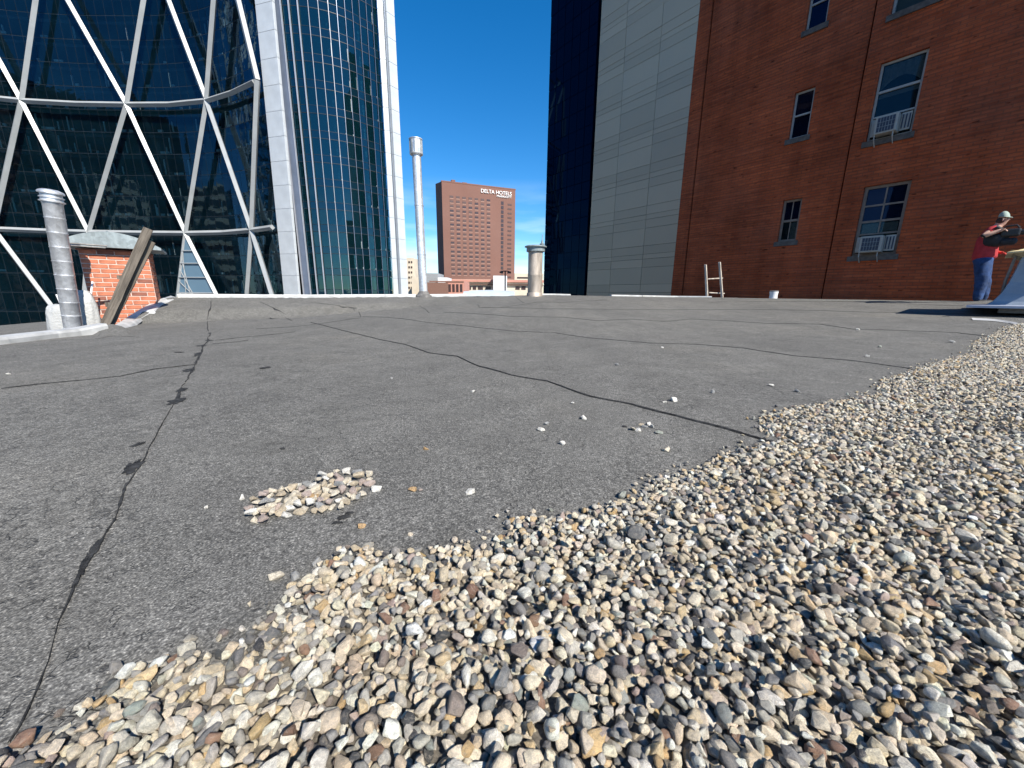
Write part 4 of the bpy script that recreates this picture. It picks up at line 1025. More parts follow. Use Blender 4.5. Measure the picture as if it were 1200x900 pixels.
# ================================================================== CURVED OFFICE TOWER WITH DIAGRID
bow = empty('office_tower', (-60, 78, -16), 'tall curved glass office tower with white diagonal steel lattice at left', 'building')
def spline(pts, n):
    P = [Vector((p[0], p[1], 0)) for p in pts]; out = []
    for i in range(len(P) - 1):
        p0, p1, p2, p3 = P[max(i - 1, 0)], P[i], P[i + 1], P[min(i + 2, len(P) - 1)]
        for k in range(n):
            t = k / n; out.append(.5 * ((2 * p1) + (-p0 + p2) * t + (2 * p0 - 5 * p1 + 4 * p2 - p3) * t * t + (-p0 + 3 * p1 - 3 * p2 + p3) * t ** 3))
    out.append(P[-1]); return out
def arclen(c):
    d = [0]
    for a, b in zip(c, c[1:]): d.append(d[-1] + (b - a).length)
    return d
def at_len(c, d, s):
    x = float(np.interp(s, d, [p.x for p in c])); y = float(np.interp(s, d, [p.y for p in c])); return Vector((x, y, 0))
def node(px, py, Y): p = atY(px, py, Y); return p
A1 = node(148, 122.5, 75.0); zA = A1.z
def onz(px, py, z): d = ray(px, py); p = EYE + d * ((z - EYE.z) / d.z); return p
A0, A2, A3 = onz(25, 118, zA), onz(242, 118, zA), onz(300, 95, zA)
zB = node(218, 273.5, 75).z; zB = .5 * (zB + onz(112, 275.5, zA).z * 0 + zB)
Bm = [onz(112, 275.5, zB), onz(218, 273.5, zB), onz(296, 270, zB)]
step = zA - zB
plan = [(-104, A0.y - 6), (A0.x - 8, A0.y - 2.0), (A0.x, A0.y), ((A0.x + A1.x) / 2, 74.9), (A1.x, A1.y), ((A1.x + A2.x) / 2, (A1.y + A2.y) / 2 + .6), (A2.x, A2.y), (Bm[2].x, Bm[2].y * .5 + (A2.y + A3.y) * .25), (A3.x, A3.y)]
lc = spline(plan, 14); e_ = (lc[-1] - lc[-2]).normalized(); lc += [lc[-1] + e_ * .2, lc[-1] + e_ * .4]; ldn = arclen(lc)
def s_at_x(x): return float(np.interp(x, [p.x for p in lc], ldn))
sA = [s_at_x(A0.x), s_at_x(A1.x), s_at_x(A2.x)]
sB = [s_at_x(b.x) for b in Bm]; sB = [.5 * (sB[0]) + .25 * (sA[0] + sA[1]), sB[1], sB[2]]
sA = [sA[0] - 2 * (sA[1] - sA[0]), sA[0] - (sA[1] - sA[0])] + sA + [sA[2] + (sB[2] - sA[2]) * 2]
sB = [2 * sB[0] - sB[1] - (sB[1] - sB[0]), 2 * sB[0] - sB[1]] + sB
sB = [sA[0] + (sA[1] - sA[0]) / 2, sA[1] + (sA[2] - sA[1]) / 2] + sB[2:]
rows_ = []   # (z, node list)
for k in range(-2, 4):
    rows_.append((zB + step * k, ([q_ + (2.3 if k == 2 else 0) for q_ in sB]) if k % 2 == 0 else sA))
Lmax = ldn[-1]
def facade_pt(s, z): p = at_len(lc, ldn, min(max(s, 0), Lmax)); return Vector((p.x, p.y, z))
RM = .43
def member(a, b, r_, name, n=6):
    bm = bmesh.new(); d = b - a; k = max(1, int(d.length / 5)); tube(bm, [a.lerp(b, i / k) for i in range(k + 1)], r_, n); return obj(name, bm, M['member'], bow)
for (z0, n0_), (z1, n1_) in zip(rows_, rows_[1:]):
    for s in n0_:
        if s > Lmax + .1: continue
        for t in n1_:
            if abs(t - s) < 11.5 and min(t, s) < Lmax - .3:
                e = t
                p, q = facade_pt(s, z0), facade_pt(t, z1)
                if t > Lmax: f_ = (Lmax - s) / (t - s); q = facade_pt(Lmax, z0 + (z1 - z0) * f_)
                if s > Lmax: f_ = (Lmax - t) / (s - t); p = facade_pt(Lmax, z1 + (z0 - z1) * f_)
                member(p, q, RM, 'brace', 4)
for z0, nl_ in rows_[1:]:
    xs = [0.0] + [s for s in nl_ if 0 < s < Lmax - 1] + [Lmax - .8]
    for a, b in zip(xs, xs[1:]):
        n = max(2, int((b - a) / 3)); bm = bmesh.new(); pts_ = [facade_pt(a + (b - a) * k / 2, z0) for k in range(3)]; tube(bm, pts_, .42, 4); obj('ring_beam', bm, M['member'], bow)
# atrium glazing behind the lattice, small panes as one mass; every pane sits a hair off true
def off_curve(c, dist):
    out = []
    for i, p in enumerate(c):
        d = (c[min(i + 1, len(c) - 1)] - c[max(i - 1, 0)]).normalized(); out.append(p + Vector((-d.y, d.x, 0)) * dist)
    return out
gc = off_curve(lc, 1.35); gd = arclen(gc); bm = bmesh.new(); bm2 = bmesh.new(); nb = int(gd[-1] / 1.5); rr = random.Random(9); FH = 3.48
for i in range(nb):
    a, b = at_len(gc, gd, gd[-1] * i / nb), at_len(gc, gd, gd[-1] * (i + 1) / nb); d = (b - a).normalized(); n_ = Vector((-d.y, d.x, 0))
    z = -FH * 2
    while z < 50:
        tw, tl = rr.gauss(0, .005), rr.gauss(0, .005)
        vs = [a + d * .03 + UPV * (z + .05) + n_ * (-tw - tl), b - d * .03 + UPV * (z + .05) + n_ * (tw - tl), b - d * .03 + UPV * (z + FH - .05) + n_ * (tw + tl), a + d * .03 + UPV * (z + FH - .05) + n_ * (-tw + tl)]
        bm.faces.new([bm2 and bm.verts.new(v) for v in vs]); z += FH
    obox(bm2, a - d * .03 + n_ * .02 + UPV * -7, d * .06, n_ * .06, UPV * 57)
z = -FH * 2
while z < 50:
    for i in range(nb):
        a, b = at_len(gc, gd, gd[-1] * i / nb), at_len(gc, gd, gd[-1] * (i + 1) / nb); d = (b - a).normalized(); n_ = Vector((-d.y, d.x, 0)); obox(bm2, a + UPV * (z - .05) + n_ * .022, b - a, n_ * .055, UPV * .10)
    z += FH
o = obj('atrium_glazing', bm, M['atrium'], bow); o['kind'] = 'stuff'
o = obj('glazing_bars', bm2, simple('dark_glazing_bar', (.010, .017, .024), .5), bow); o['kind'] = 'stuff'
# floors and lit pale things behind the atrium glass
fc_ = off_curve(lc, 3.2); bk = off_curve(lc, 11); bm = bmesh.new(); z = -FH * 2
while z < 50:
    lo_ = [bm.verts.new(p + UPV * (z - .22)) for p in fc_]; hi_ = [bm.verts.new(p + UPV * (z + .22)) for p in fc_]; bb = [bm.verts.new(p + UPV * (z + .22)) for p in bk]; bl = [bm.verts.new(p + UPV * (z - .22)) for p in bk]
    for k in range(len(fc_) - 1): bm.faces.new((lo_[k], lo_[k + 1], hi_[k + 1], hi_[k])); bm.faces.new((hi_[k], hi_[k + 1], bb[k + 1], bb[k])); bm.faces.new((bl[k], bl[k + 1], lo_[k + 1], lo_[k]))
    z += FH
o = obj('atrium_floors', bm, M['slab'], bow)
bm = bmesh.new(); lo_ = [bm.verts.new(p + UPV * -10) for p in bk]; hi_ = [bm.verts.new(p + UPV * 52) for p in bk]
for k in range(len(bk) - 1): bm.faces.new((lo_[k], lo_[k + 1], hi_[k + 1], hi_[k]))
obj('atrium_back_wall', bm, M['core'], bow)
bm = bmesh.new(); fl_l = arclen(fc_)
for k in range(300):
    s = rr.uniform(.12, .97) * fl_l[-1]; f_ = rr.randint(0, 12); p = at_len(fc_, fl_l, s); q = at_len(fc_, fl_l, s + .5); d = (q - p).normalized(); n_ = Vector((-d.y, d.x, 0)); tall = rr.random() < .55
    obox(bm, p - n_ * 1.45 + UPV * (f_ * FH + .25), d * (rr.uniform(.12, .25) if tall else rr.uniform(.4, 1.1)), n_ * .15, UPV * (rr.uniform(1.0, 2.6) if tall else .35))
o = obj('interior_blinds', bm, M['inner'], bow); o['kind'] = 'stuff'
# glazed triangle at the entrance, sky reflection put into its pale colour
nB1 = facade_pt(sB[3], zB)
tA, tB_ = facade_pt((sB[3] + sA[3]) / 2, zB - step / 2), facade_pt((sB[3] + sA[4]) / 2, zB - step / 2)
tri = empty('entrance_canopy', tA); tri.parent = bow; tri.matrix_parent_inverse = Matrix.Translation(-Vector(bow.location))
bm = bmesh.new(); sh = Vector((0, -.2, 0)); vs = [bm.verts.new(p + sh) for p in (nB1 - UPV * .8, tA + (tA - nB1) * .35, tB_ + (tB_ - nB1) * .35)]; bm.faces.new(vs)
b3 = NB('sky_toned_canopy_glass'); b3.pbr((.13, .22, .30), .25, .2); me_ = bpy.data.meshes.new('canopy_glass'); bm.to_mesh(me_); bm.free(); me_.materials.append(b3.m); o = bpy.data.objects.new('canopy_glass', me_); COL.objects.link(o); o.parent = tri; o.matrix_parent_inverse = Matrix.Translation(-Vector(tri.location))
bm = bmesh.new()
apx = nB1 + sh * 2; l0, r0 = tA + (tA - nB1) * .35 + sh * 2, tB_ + (tB_ - nB1) * .35 + sh * 2
for f_ in (.22, .38, .56, .76): tube(bm, [apx.lerp(l0, f_), apx.lerp(r0, f_)], .10, 5)
for f_ in (.15, .3, .45, .6, .75): tube(bm, [apx.lerp(l0, f_), l0.lerp(r0, f_ + .10)], .07, 5)
me_ = bpy.data.meshes.new('canopy_bars'); bm.to_mesh(me_); bm.free(); me_.materials.append(M['member']); o = bpy.data.objects.new('canopy_bars', me_); COL.objects.link(o); o.parent = tri; o.matrix_parent_inverse = Matrix.Translation(-Vector(tri.location))

# the rounded right half: white columns, fins, mullions, panes, floors
C0 = atY(332.5, 344, 67.5); C1 = atY(350.0, 344, 66.6)
C0.z = C1.z = 0
def clad_column(a, b, depth, name='column', lean=0.0):
    d = (b - a); n_ = Vector((-d.y, d.x, 0)).normalized(); z = -7.2
    root = empty(name, (a.x, a.y, -7.2)); root.parent = bow; root.matrix_parent_inverse = Matrix.Translation(-Vector(bow.location))
    bm = bmesh.new(); obox(bm, a + d * .02 + n_ * .06 + Vector((lean * -7.2, 0, -7.2)), d * .96, n_ * depth, Vector((lean * 62, 0, 62))); me_ = bpy.data.meshes.new('column_core'); bm.normal_update(); bm.to_mesh(me_); bm.free(); me_.materials.append(M['finside']); o = bpy.data.objects.new('column_core', me_); COL.objects.link(o); o.parent = root; o.matrix_parent_inverse = Matrix.Translation(-Vector(root.location))
    bm = bmesh.new(); obox(bm, a * 0, d, n_ * (depth + .1), Vector((lean * 3.44, 0, 3.44))); bevel(bm, .012); me_ = bpy.data.meshes.new('cladding_panel'); bm.normal_update(); bm.to_mesh(me_); bm.free(); me_.materials.append(M['column'])
    while z < 52:
        o = bpy.data.objects.new('cladding_panel', me_); COL.objects.link(o); o.parent = root; o.matrix_parent_inverse = Matrix.Translation(-Vector(root.location)); o.location = Vector((a.x + lean * z, a.y, z + .02)); z += 3.48
clad_column(C0, C1, .35, 'column', .022)
rp = [atY(px, 344, Y) for px, Y in ((357, 67.9), (365, 67.8), (373, 67.8), (382, 67.9), (392, 68.1), (402, 68.5), (412, 69.0), (420.5, 69.6), (428.5, 70.3), (436, 71.1), (443, 72.0), (450, 72.8), (456, 73.6), (461.3, 74.3))]
for p in rp: p.z = 0
rr = random.Random(21)
rshift = 0
ZT = 50
def vbox(p, d, wd, n_, dep, mat, name, z0=-7.2, z1=52):
    bm = bmesh.new(); obox(bm, p - d * wd / 2 + UPV * z0 - n_ * dep * .5, d * wd, n_ * dep, UPV * (z1 - z0)); return obj(name, bm, mat, bow)
panes_ = {}
for i in range(len(rp)):
    d = (rp[min(i + 1, len(rp) - 1)] - rp[max(i - 1, 0)]).normalized(); n_ = Vector((-d.y, d.x, 0))
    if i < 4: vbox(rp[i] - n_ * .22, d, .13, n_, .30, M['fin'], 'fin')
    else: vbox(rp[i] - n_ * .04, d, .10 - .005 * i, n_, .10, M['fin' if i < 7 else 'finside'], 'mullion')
    if i == 0:
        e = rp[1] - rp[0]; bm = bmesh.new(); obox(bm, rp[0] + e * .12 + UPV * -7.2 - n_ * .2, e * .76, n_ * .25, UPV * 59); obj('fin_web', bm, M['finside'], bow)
for i in range(len(rp) - 1):
    a, b = rp[i], rp[i + 1]; d = (b - a).normalized(); n_ = Vector((-d.y, d.x, 0)); ln = (b - a).length
    if i == 0: continue
    z = -FH * 2; k = 0
    mv = mS = None
    bm = bmesh.new(); obox(bm, -d * (ln - .16) / 2, d * (ln - .16), n_ * .04, UPV * 2.30); mv = bpy.data.meshes.new('pane'); bm.normal_update(); bm.to_mesh(mv); bm.free(); mv.materials.append(M['pane'])
    bm = bmesh.new(); obox(bm, -d * (ln - .16) / 2, d * (ln - .16), n_ * .04, UPV * 1.02); mS = bpy.data.meshes.new('spandrel'); bm.normal_update(); bm.to_mesh(mS); bm.free(); mS.materials.append(M['spandrel'])
    while z < 47:
        for me_, zz_, nm in ((mS, z + .03, 'spandrel'), (mv, z + 1.12, 'pane')):
            o = link(nm, me_, bow); o.location = (a + b) / 2 + UPV * zz_ + n_ * .06; o.rotation_euler = (rr.gauss(0, .004), rr.gauss(0, .004), rr.gauss(0, .006))
        z += FH
bm = bmesh.new(); z = -FH * 2; chain = [p + Vector((-(rp[min(i + 1, len(rp) - 1)] - rp[max(i - 1, 0)]).normalized().y, (rp[min(i + 1, len(rp) - 1)] - rp[max(i - 1, 0)]).normalized().x, 0)) * .03 for i, p in enumerate(rp)]
while z < 50:
    for zq, hh in ((z - .04, .08), (z + 1.06, .05)):
        for a, b in zip(chain, chain[1:]):
            d = (b - a).normalized(); n_ = Vector((-d.y, d.x, 0)); obox(bm, a + UPV * zq + n_ * .005, b - a, n_ * .08, UPV * hh)
    z += FH
o = obj('transom', bm, simple('dark_transom', (.007, .014, .022), .5, 0), bow); o['kind'] = 'stuff'
inn = off_curve(rp, .8); back = off_curve(rp, 9); bm = bmesh.new(); z = -FH * 2
while z < 50:
    lo_ = [bm.verts.new(p + UPV * (z - .10)) for p in inn]; hi_ = [bm.verts.new(p + UPV * (z + .7)) for p in inn]; bb = [bm.verts.new(p + UPV * (z + .3)) for p in back]; bl = [bm.verts.new(p + UPV * (z - .1)) for p in back]
    for k in range(len(inn) - 1): bm.faces.new((lo_[k], lo_[k + 1], hi_[k + 1], hi_[k])); bm.faces.new((hi_[k], hi_[k + 1], bb[k + 1], bb[k])); bm.faces.new((bl[k], bl[k + 1], lo_[k + 1], lo_[k]))
    z += FH
obj('floor_slabs', bm, M['slab'], bow)
bm = bmesh.new(); lo_ = [bm.verts.new(p + UPV * -10) for p in back]; hi_ = [bm.verts.new(p + UPV * 52) for p in back]
for k in range(len(back) - 1): bm.faces.new((lo_[k], lo_[k + 1], hi_[k + 1], hi_[k]))
e0_, e1_ = inn[-1], back[-1]
bm.faces.new([bm.verts.new(p) for p in (e0_ + UPV * -10, e1_ + UPV * -10, e1_ + UPV * 52, e0_ + UPV * 52)]); e0_, e1_ = inn[0], back[0]
bm.faces.new([bm.verts.new(p) for p in (e0_ + UPV * -10, e1_ + UPV * -10, e1_ + UPV * 52, e0_ + UPV * 52)])
obj('core_wall', bm, M['core'], bow)
dI = arclen(inn)
bm = bmesh.new()
for s in (.44, .74):
    p = at_len(inn, dI, dI[-1] * s); 
    tube(bm, [p + Vector((.2, 1.2, -8)), p + Vector((.2, 1.2, 52))], .42, 12)
obj('inner_column', bm, M['inner'], bow)
bm = bmesh.new()
for k in range(110):
    s = rr.uniform(.25, .97) * dI[-1]; f_ = rr.randint(0, 12); p = at_len(inn, dI, s); q = at_len(inn, dI, s + .3); d = (q - p).normalized(); n_ = Vector((-d.y, d.x, 0)); tall = rr.random() < .3
    obox(bm, p - n_ * .45 + UPV * (f_ * FH + 1.15), d * (rr.uniform(.25, .45) if tall else rr.uniform(.3, .9)), n_ * .1, UPV * (rr.uniform(.9, 2.0) if tall else rr.uniform(.12, .35)))
o = obj('office_clutter', bm, M['inner'], bow); o['kind'] = 'stuff'
E0, E1 = atY(461.5, 344, 73.6), atY(467, 344, 73.9); E0.z = E1.z = 0; E2, E3 = atY(470.5, 344, 74.3), atY(478.5, 344, 75.6); E2.z = E3.z = 0
clad_column(E0, E1, 1.2); clad_column(E2, E3, 1.6)
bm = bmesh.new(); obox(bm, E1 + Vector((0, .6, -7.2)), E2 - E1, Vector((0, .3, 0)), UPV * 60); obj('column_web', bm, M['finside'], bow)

# towers across the street behind the roof: seen only mirrored in the curved glass
def mirrored(x, y, wx, wy, h, mat, band, label):
    o = empty('street_block', (x, y, -16), label, 'building'); bm = bmesh.new(); obox(bm, (x, y, -16), (wx, 0, 0), (0, wy, 0), (0, 0, h + 16)); obj('wall', bm, mat, o)
    bm = bmesh.new(); z = -12
    while z < h - 2: obox(bm, (x + wx, y + 1, z), (.12, 0, 0), (0, wy - 2, 0), (0, 0, 1.9)); obox(bm, (x + 1, y + wy, z), (wx - 2, 0, 0), (0, .12, 0), (0, 0, 1.9)); z += 3.6
    b_ = obj('window_bands', bm, band, o); b_['kind'] = 'stuff'
mirrored(-150, -30, 34, 30, 62, M['brownlow'], M['hotelwin'], 'brown office block seen only as a dark reflection in the curved glass')
mirrored(-140, 22, 22, 26, 34, M['cream'], M['hotelwin'], 'cream block seen only as a low reflection in the curved glass')
mirrored(-118, -85, 30, 34, 80, M['greylow'], M['hotelwin'], 'grey tower seen only as a tall reflection in the curved glass')

# ================================================================== HOTEL AND LOW BUILDINGS
HY = 220.0
hl = atY(517.5, 212.5, HY); ztop = hl.z; hrr = onz(604, 222.5, ztop); hbk = onz(510.3, 215.5, ztop)
hd = (hrr - hl); hd.z = 0; HWd = hd.length; hd.normalize(); hn = Vector((hd.y, -hd.x, 0))
bd = hbk - hl; bd.z = 0; bd = -hn * max(14, bd.length)
hotel = empty('hotel', (hl.x, hl.y, -16), 'red brick hotel slab with rows of small windows and white rooftop lettering', 'building')
H0 = Vector((hl.x, hl.y, 0)); bt = hbk - hl; bt.z = 0
bm = bmesh.new(); c0, c1 = H0, H0 + hd * HWd; c3 = H0 + bt; c2 = c1 - hn * 18
lo_ = [bm.verts.new(p + UPV * -16) for p in (c0, c1, c2, c3)]; hi_ = [bm.verts.new(p + UPV * ztop) for p in (c0, c1, c2, c3)]
for k in range(4): bm.faces.new((lo_[k], lo_[(k + 1) % 4], hi_[(k + 1) % 4], hi_[k]))
bm.faces.new(hi_); bmesh.ops.recalc_face_normals(bm, faces=bm.faces[:]); obj('wall', bm, M['hotel'], hotel)
def hbx(bm, u0, u1, z0, z1, d0, d1): obox(bm, H0 + hd * u0 + UPV * z0 + hn * d0, hd * (u1 - u0), hn * (d1 - d0), UPV * (z1 - z0))
def hu(px, py): p = plane_hit(px, py, H0, hn); return (p - H0).dot(hd), p.z
FHh = (hu(530, 231)[1] - hu(531, 321)[1]) / 17.0
u_first, u_last = hu(530, 270)[0], hu(572.5, 270)[0]; zt_h = hu(530, 228)[1]
wm = {}
def hwin(nm, wd, ht, mat):
    bm = bmesh.new(); obox(bm, -hd * wd / 2, hd * wd, hn * .16, UPV * ht); me_ = bpy.data.meshes.new(nm); bm.normal_update(); bm.to_mesh(me_); bm.free(); me_.materials.append(mat); return me_
wA, wB_, wC = hwin('window', 2.0, .95, M['hotelwin']), hwin('window', 2.0, .95, simple('hotel_window_curtained', (.085, .045, .038), .4)), hwin('grille', 2.0, .6, M['hotelsill'])
hr_ = random.Random(5)
for r_ in range(18):
    for c_ in range(7):
        u = u_first + (u_last - u_first) * c_ / 6; z = zt_h - FHh * (r_ + 1) + .8
        o = link('window', wA if hr_.random() < .45 else wB_, hotel); o.location = H0 + hd * u + UPV * z + hn * -.05
        o2 = link('grille', wC, hotel); o2.location = H0 + hd * u + UPV * (z - .75) + hn * -.05
u8, u9 = hu(588.5, 270)[0], hu(597, 270)[0]
wD = hwin('stair_window', 1.5, FHh * .72, M['hotelwin']); wE = hwin('window', 2.4, .8, wB_.materials[0])
for r_ in range(18):
    z = zt_h - FHh * (r_ + 1.1); o = link('stair_window', wD, hotel); o.location = H0 + hd * u8 + UPV * z + hn * -.05
    o = link('window', wE, hotel); o.location = H0 + hd * u9 + UPV * z + hn * -.05
bm = bmesh.new(); hbx(bm, -.2, HWd + .2, ztop - .1, ztop + .5, -1.2, .1); hbx(bm, 6, 8, ztop + .5, ztop + 2.2, -5, -3); hbx(bm, 12, 14.5, ztop + .5, ztop + 1.6, -5, -3); hbx(bm, 20, 21, ztop + .5, ztop + 1.3, -5, -4); obj('parapet', bm, M['hotel'], hotel)
def lettering(txt, px0, py0, px1, py1, hpx):
    cu = bpy.data.curves.new('letters', 'FONT'); cu.body = txt; cu.extrude = .12; cu.size = 1; cu.offset = .0
    to = bpy.data.objects.new('letters', cu); COL.objects.link(to); bpy.context.view_layer.update()
    me_ = bpy.data.meshes.new_from_object(to.evaluated_get(bpy.context.evaluated_depsgraph_get())); COL.objects.unlink(to); bpy.data.objects.remove(to)
    x0 = min(v.co.x for v in me_.vertices); x1 = max(v.co.x for v in me_.vertices); y1 = max(v.co.y for v in me_.vertices)
    ua, za = hu(px0, py0); ub, zb_ = hu(px1, py1); sxx = (ub - ua) / (x1 - x0); hh = (hu(px0, py0 - hpx)[1] - za) / y1
    for v in me_.vertices:
        q = H0 + hd * (ua + (v.co.x - x0) * sxx) + UPV * ((za + zb_) / 2 + v.co.y * hh) + hn * (.35 + v.co.z); v.co = q
    me_.materials.clear(); me_.materials.append(M['text']); o = link('lettering', me_, hotel); return o
lettering('DELTA HOTELS', 563.5, 225.8, 599.2, 229.4, 4.3); lettering('MARRIOTT', 582, 231.0, 599.2, 232.6, 2.3)

def lowb(name, x0, x1, y_top, Y, dep, mat, label, cat='building', extra=None):
    a, b = atY(x0, y_top, Y), atY(x1, y_top, Y); o = empty(name, (a.x, a.y, -16), label, cat)
    bm = bmesh.new(); obox(bm, (a.x, a.y, -16), (b.x - a.x, 0, 0), (0, dep, 0), (0, 0, a.z + 16)); obj('wall', bm, mat, o)
    if extra: extra(o, a, b)
    return o
def win_row(o, a, b, Y, ytop, ybot, xs, mat, nm='window'):
    for x0, x1 in xs:
        p, q = atY(x0, ytop, Y - .1), atY(x1, ybot, Y - .1); bm = bmesh.new(); obox(bm, (p.x, Y - .1, q.z), (q.x - p.x, 0, 0), (0, .3, 0), (0, 0, p.z - q.z)); obj(nm, bm, mat, o)
# hotel podium
def ex(o, a, b):
    win_row(o, a, b, 150, 335.5, 339.5, [(536, 540), (542, 546), (548, 552), (554, 558), (560, 566), (569, 575), (578, 584), (604, 609), (611, 616)], M['hotelwin'])
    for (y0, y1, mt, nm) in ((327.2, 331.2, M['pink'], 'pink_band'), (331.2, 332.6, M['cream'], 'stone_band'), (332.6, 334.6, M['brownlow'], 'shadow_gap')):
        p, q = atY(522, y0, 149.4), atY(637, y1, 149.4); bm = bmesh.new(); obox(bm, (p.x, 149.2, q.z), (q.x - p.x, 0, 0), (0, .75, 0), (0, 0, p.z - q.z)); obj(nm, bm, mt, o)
lowb('hotel_podium', 523, 636, 327, 150, 30, M['cream'], 'long low podium with pink and cream bands below the hotel', 'building', ex)
def ex2(o, a, b): win_row(o, a, b, 120, 333, 342, [(525.5, 528.5), (530, 533), (534.5, 537.5), (539, 542)], M['hotelwin']); win_row(o, a, b, 120, 329, 331, [(503, 543.5)], M['brownlow'], 'cornice')
lowb('red_brick_block', 522, 544, 329, 120, 14, M['pink'], 'small red brick block with four dark windows at the foot of the hotel', 'building', ex2)
lowb('brown_block', 500, 524, 331, 118, 12, M['brownlow'], 'low dark brown building right of the tall grey stack', 'building')
def ex3(o, a, b): win_row(o, a, b, 140, 327, 331, [(500, 512)], M['greylow'], 'roof_unit')
lowb('grey_block', 499, 513, 320, 142, 12, M['greylow'], 'small grey rooftop plant block left of the hotel foot', 'building', ex3)
lowb('white_block', 513, 524, 325, 138, 10, M['white'], 'small white roof unit left of the hotel foot', 'roof unit')
def ex4(o, a, b):
    for y in (306, 312, 318, 324, 330, 336): win_row(o, a, b, 170, y, y + 2.4, [(478.5, 480.4), (481.4, 483.2)], M['hotelwin'])
lowb('beige_flats', 476, 484.5, 302, 170, 12, M['cream'], 'slim beige block of flats beside the glass tower edge', 'building', ex4)
lowb('tan_block', 482, 500, 325, 160, 12, M['cream'], 'low tan building behind the foot of the tall stack', 'building')
def ex5(o, a, b): win_row(o, a, b, 190, 324.5, 326.5, [(606, 622)], M['hotelwin'])
lowb('beige_block', 603, 637, 320, 190, 14, M['cream'], 'low beige building right of the hotel behind its podium', 'building', ex5)
lowb('white_box_unit', 578, 594, 323, 146, 6, M['white'], 'white box shaped roof unit on the hotel podium', 'roof unit')
lp = atY(592.5, 345, 60); lt = atY(592, 318, 60)
lamp = empty('street_lamp', (lp.x, lp.y, -16), 'dark double headed street lamp in front of the hotel', 'street lamp')
bar(Vector((lp.x, 60, -16)), Vector((lt.x, 60, lt.z)), .10, M['lampdark'], 'pole', lamp)
bm = bmesh.new(); tube(bm, [atY(587.5, 318.5, 60), atY(590, 317.7, 60), atY(595, 317.7, 60), atY(597, 318.5, 60)], .08, 6); obj('arm', bm, M['lampdark'], lamp)
for x in (587.5, 596.8):
    bm = bmesh.new(); cbox(bm, atY(x, 319, 60), (.55, 0, 0), (0, .4, 0), (0, 0, .22)); bevel(bm, .06); obj('lamp_head', bm, M['lampdark'], lamp)

# ================================================================== RIGHT: metal hood and the person
HOOD_Y = 6.15
e1 = Vector((.64, -.768, 0)); e2 = Vector((.768, .64, 0))
hc = atY(1219, 365, HOOD_Y); hc.z = hgt(hc.x, hc.y) + .07
hood = empty('vent_hood', (hc.x, hc.y, hc.z), 'blue grey sheet metal vent hood with a yellow board lid at the right edge', 'vent hood')
def ringbox(bm, zz_, hw, hd_, cx_=0, tilt=0):
    return [bm.verts.new(hc + e1 * (sx_ * hw + cx_) + e2 * (sy_ * hd_) + UPV * (zz_ + tilt * sx_)) for sx_, sy_ in ((-1, -1), (1, -1), (1, 1), (-1, 1))]
def loft(rings, bm, cap=True):
    for a, b in zip(rings, rings[1:]):
        n = len(a)
        for k in range(n): bm.faces.new((a[k], a[(k + 1) % n], b[(k + 1) % n], b[k]))
    if cap: bm.faces.new(list(reversed(rings[0]))); bm.faces.new(rings[-1])
    bmesh.ops.recalc_face_normals(bm, faces=bm.faces[:])
bm = bmesh.new(); loft([ringbox(bm, -.075, .42, .5), ringbox(bm, .0, .42, .5)], bm); obj('curb', bm, M['galvdark'], hood)
bm = bmesh.new(); loft([ringbox(bm, .0, .76, .68), ringbox(bm, .035, .76, .68), ringbox(bm, .04, .70, .64), ringbox(bm, .05, .5, .5)], bm); obj('flange', bm, simple('pale_sheet_metal', (.40, .43, .52), .45, .3, .15, 3), hood)
bm = bmesh.new(); loft([ringbox(bm, z_, w_, d_) for z_, w_, d_ in ((.045, .56, .54), (.10, .50, .50), (.22, .44, .46), (.40, .39, .42), (.58, .36, .40), (.76, .34, .39))], bm); obj('neck', bm, M['hood'], hood)
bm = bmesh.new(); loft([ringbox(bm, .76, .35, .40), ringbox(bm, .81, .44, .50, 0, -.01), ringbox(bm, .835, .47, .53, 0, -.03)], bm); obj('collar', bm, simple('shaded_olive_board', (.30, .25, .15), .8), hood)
bm = bmesh.new(); loft([ringbox(bm, .845, .50, .57, 0, .03), ringbox(bm, .865, .50, .57, 0, .03), ringbox(bm, 1.0, .12, .2, .12, .02)], bm); obj('lid', bm, M['plywood'], hood)
for sgn in (-.5, .5):
    bm = bmesh.new(); a_ = hc + e1 * -.40 + e2 * (sgn * .7) + UPV * .78; b_ = hc + e1 * -.42 + e2 * (sgn * .5) + UPV * .06; tube(bm, [a_, (a_ + b_) / 2 + e1 * -.02, b_], .016, 6); obj('brace', bm, M['galvdark'], hood)
# shadow side flashing on the roof by the gravel tip
bm = bmesh.new(); rows = []
for (x, y) in ((1138, 374), (1150, 374.5), (1165, 375.5), (1180, 377.5), (1192, 380)):
    p = ground(x, y); q = ground(x + 2, y + 1.5); rows.append([bm.verts.new(Vector((p.x, p.y, hgt(p.x, p.y) + .02))), bm.verts.new(Vector((q.x, q.y, hgt(q.x, q.y) + .006)))])
for a_, b_ in zip(rows, rows[1:]): bm.faces.new((a_[0], a_[1], b_[1], b_[0]))
bmesh.ops.recalc_face_normals(bm, faces=bm.faces[:]); obj('flashing', bm, M['coping'], roof)

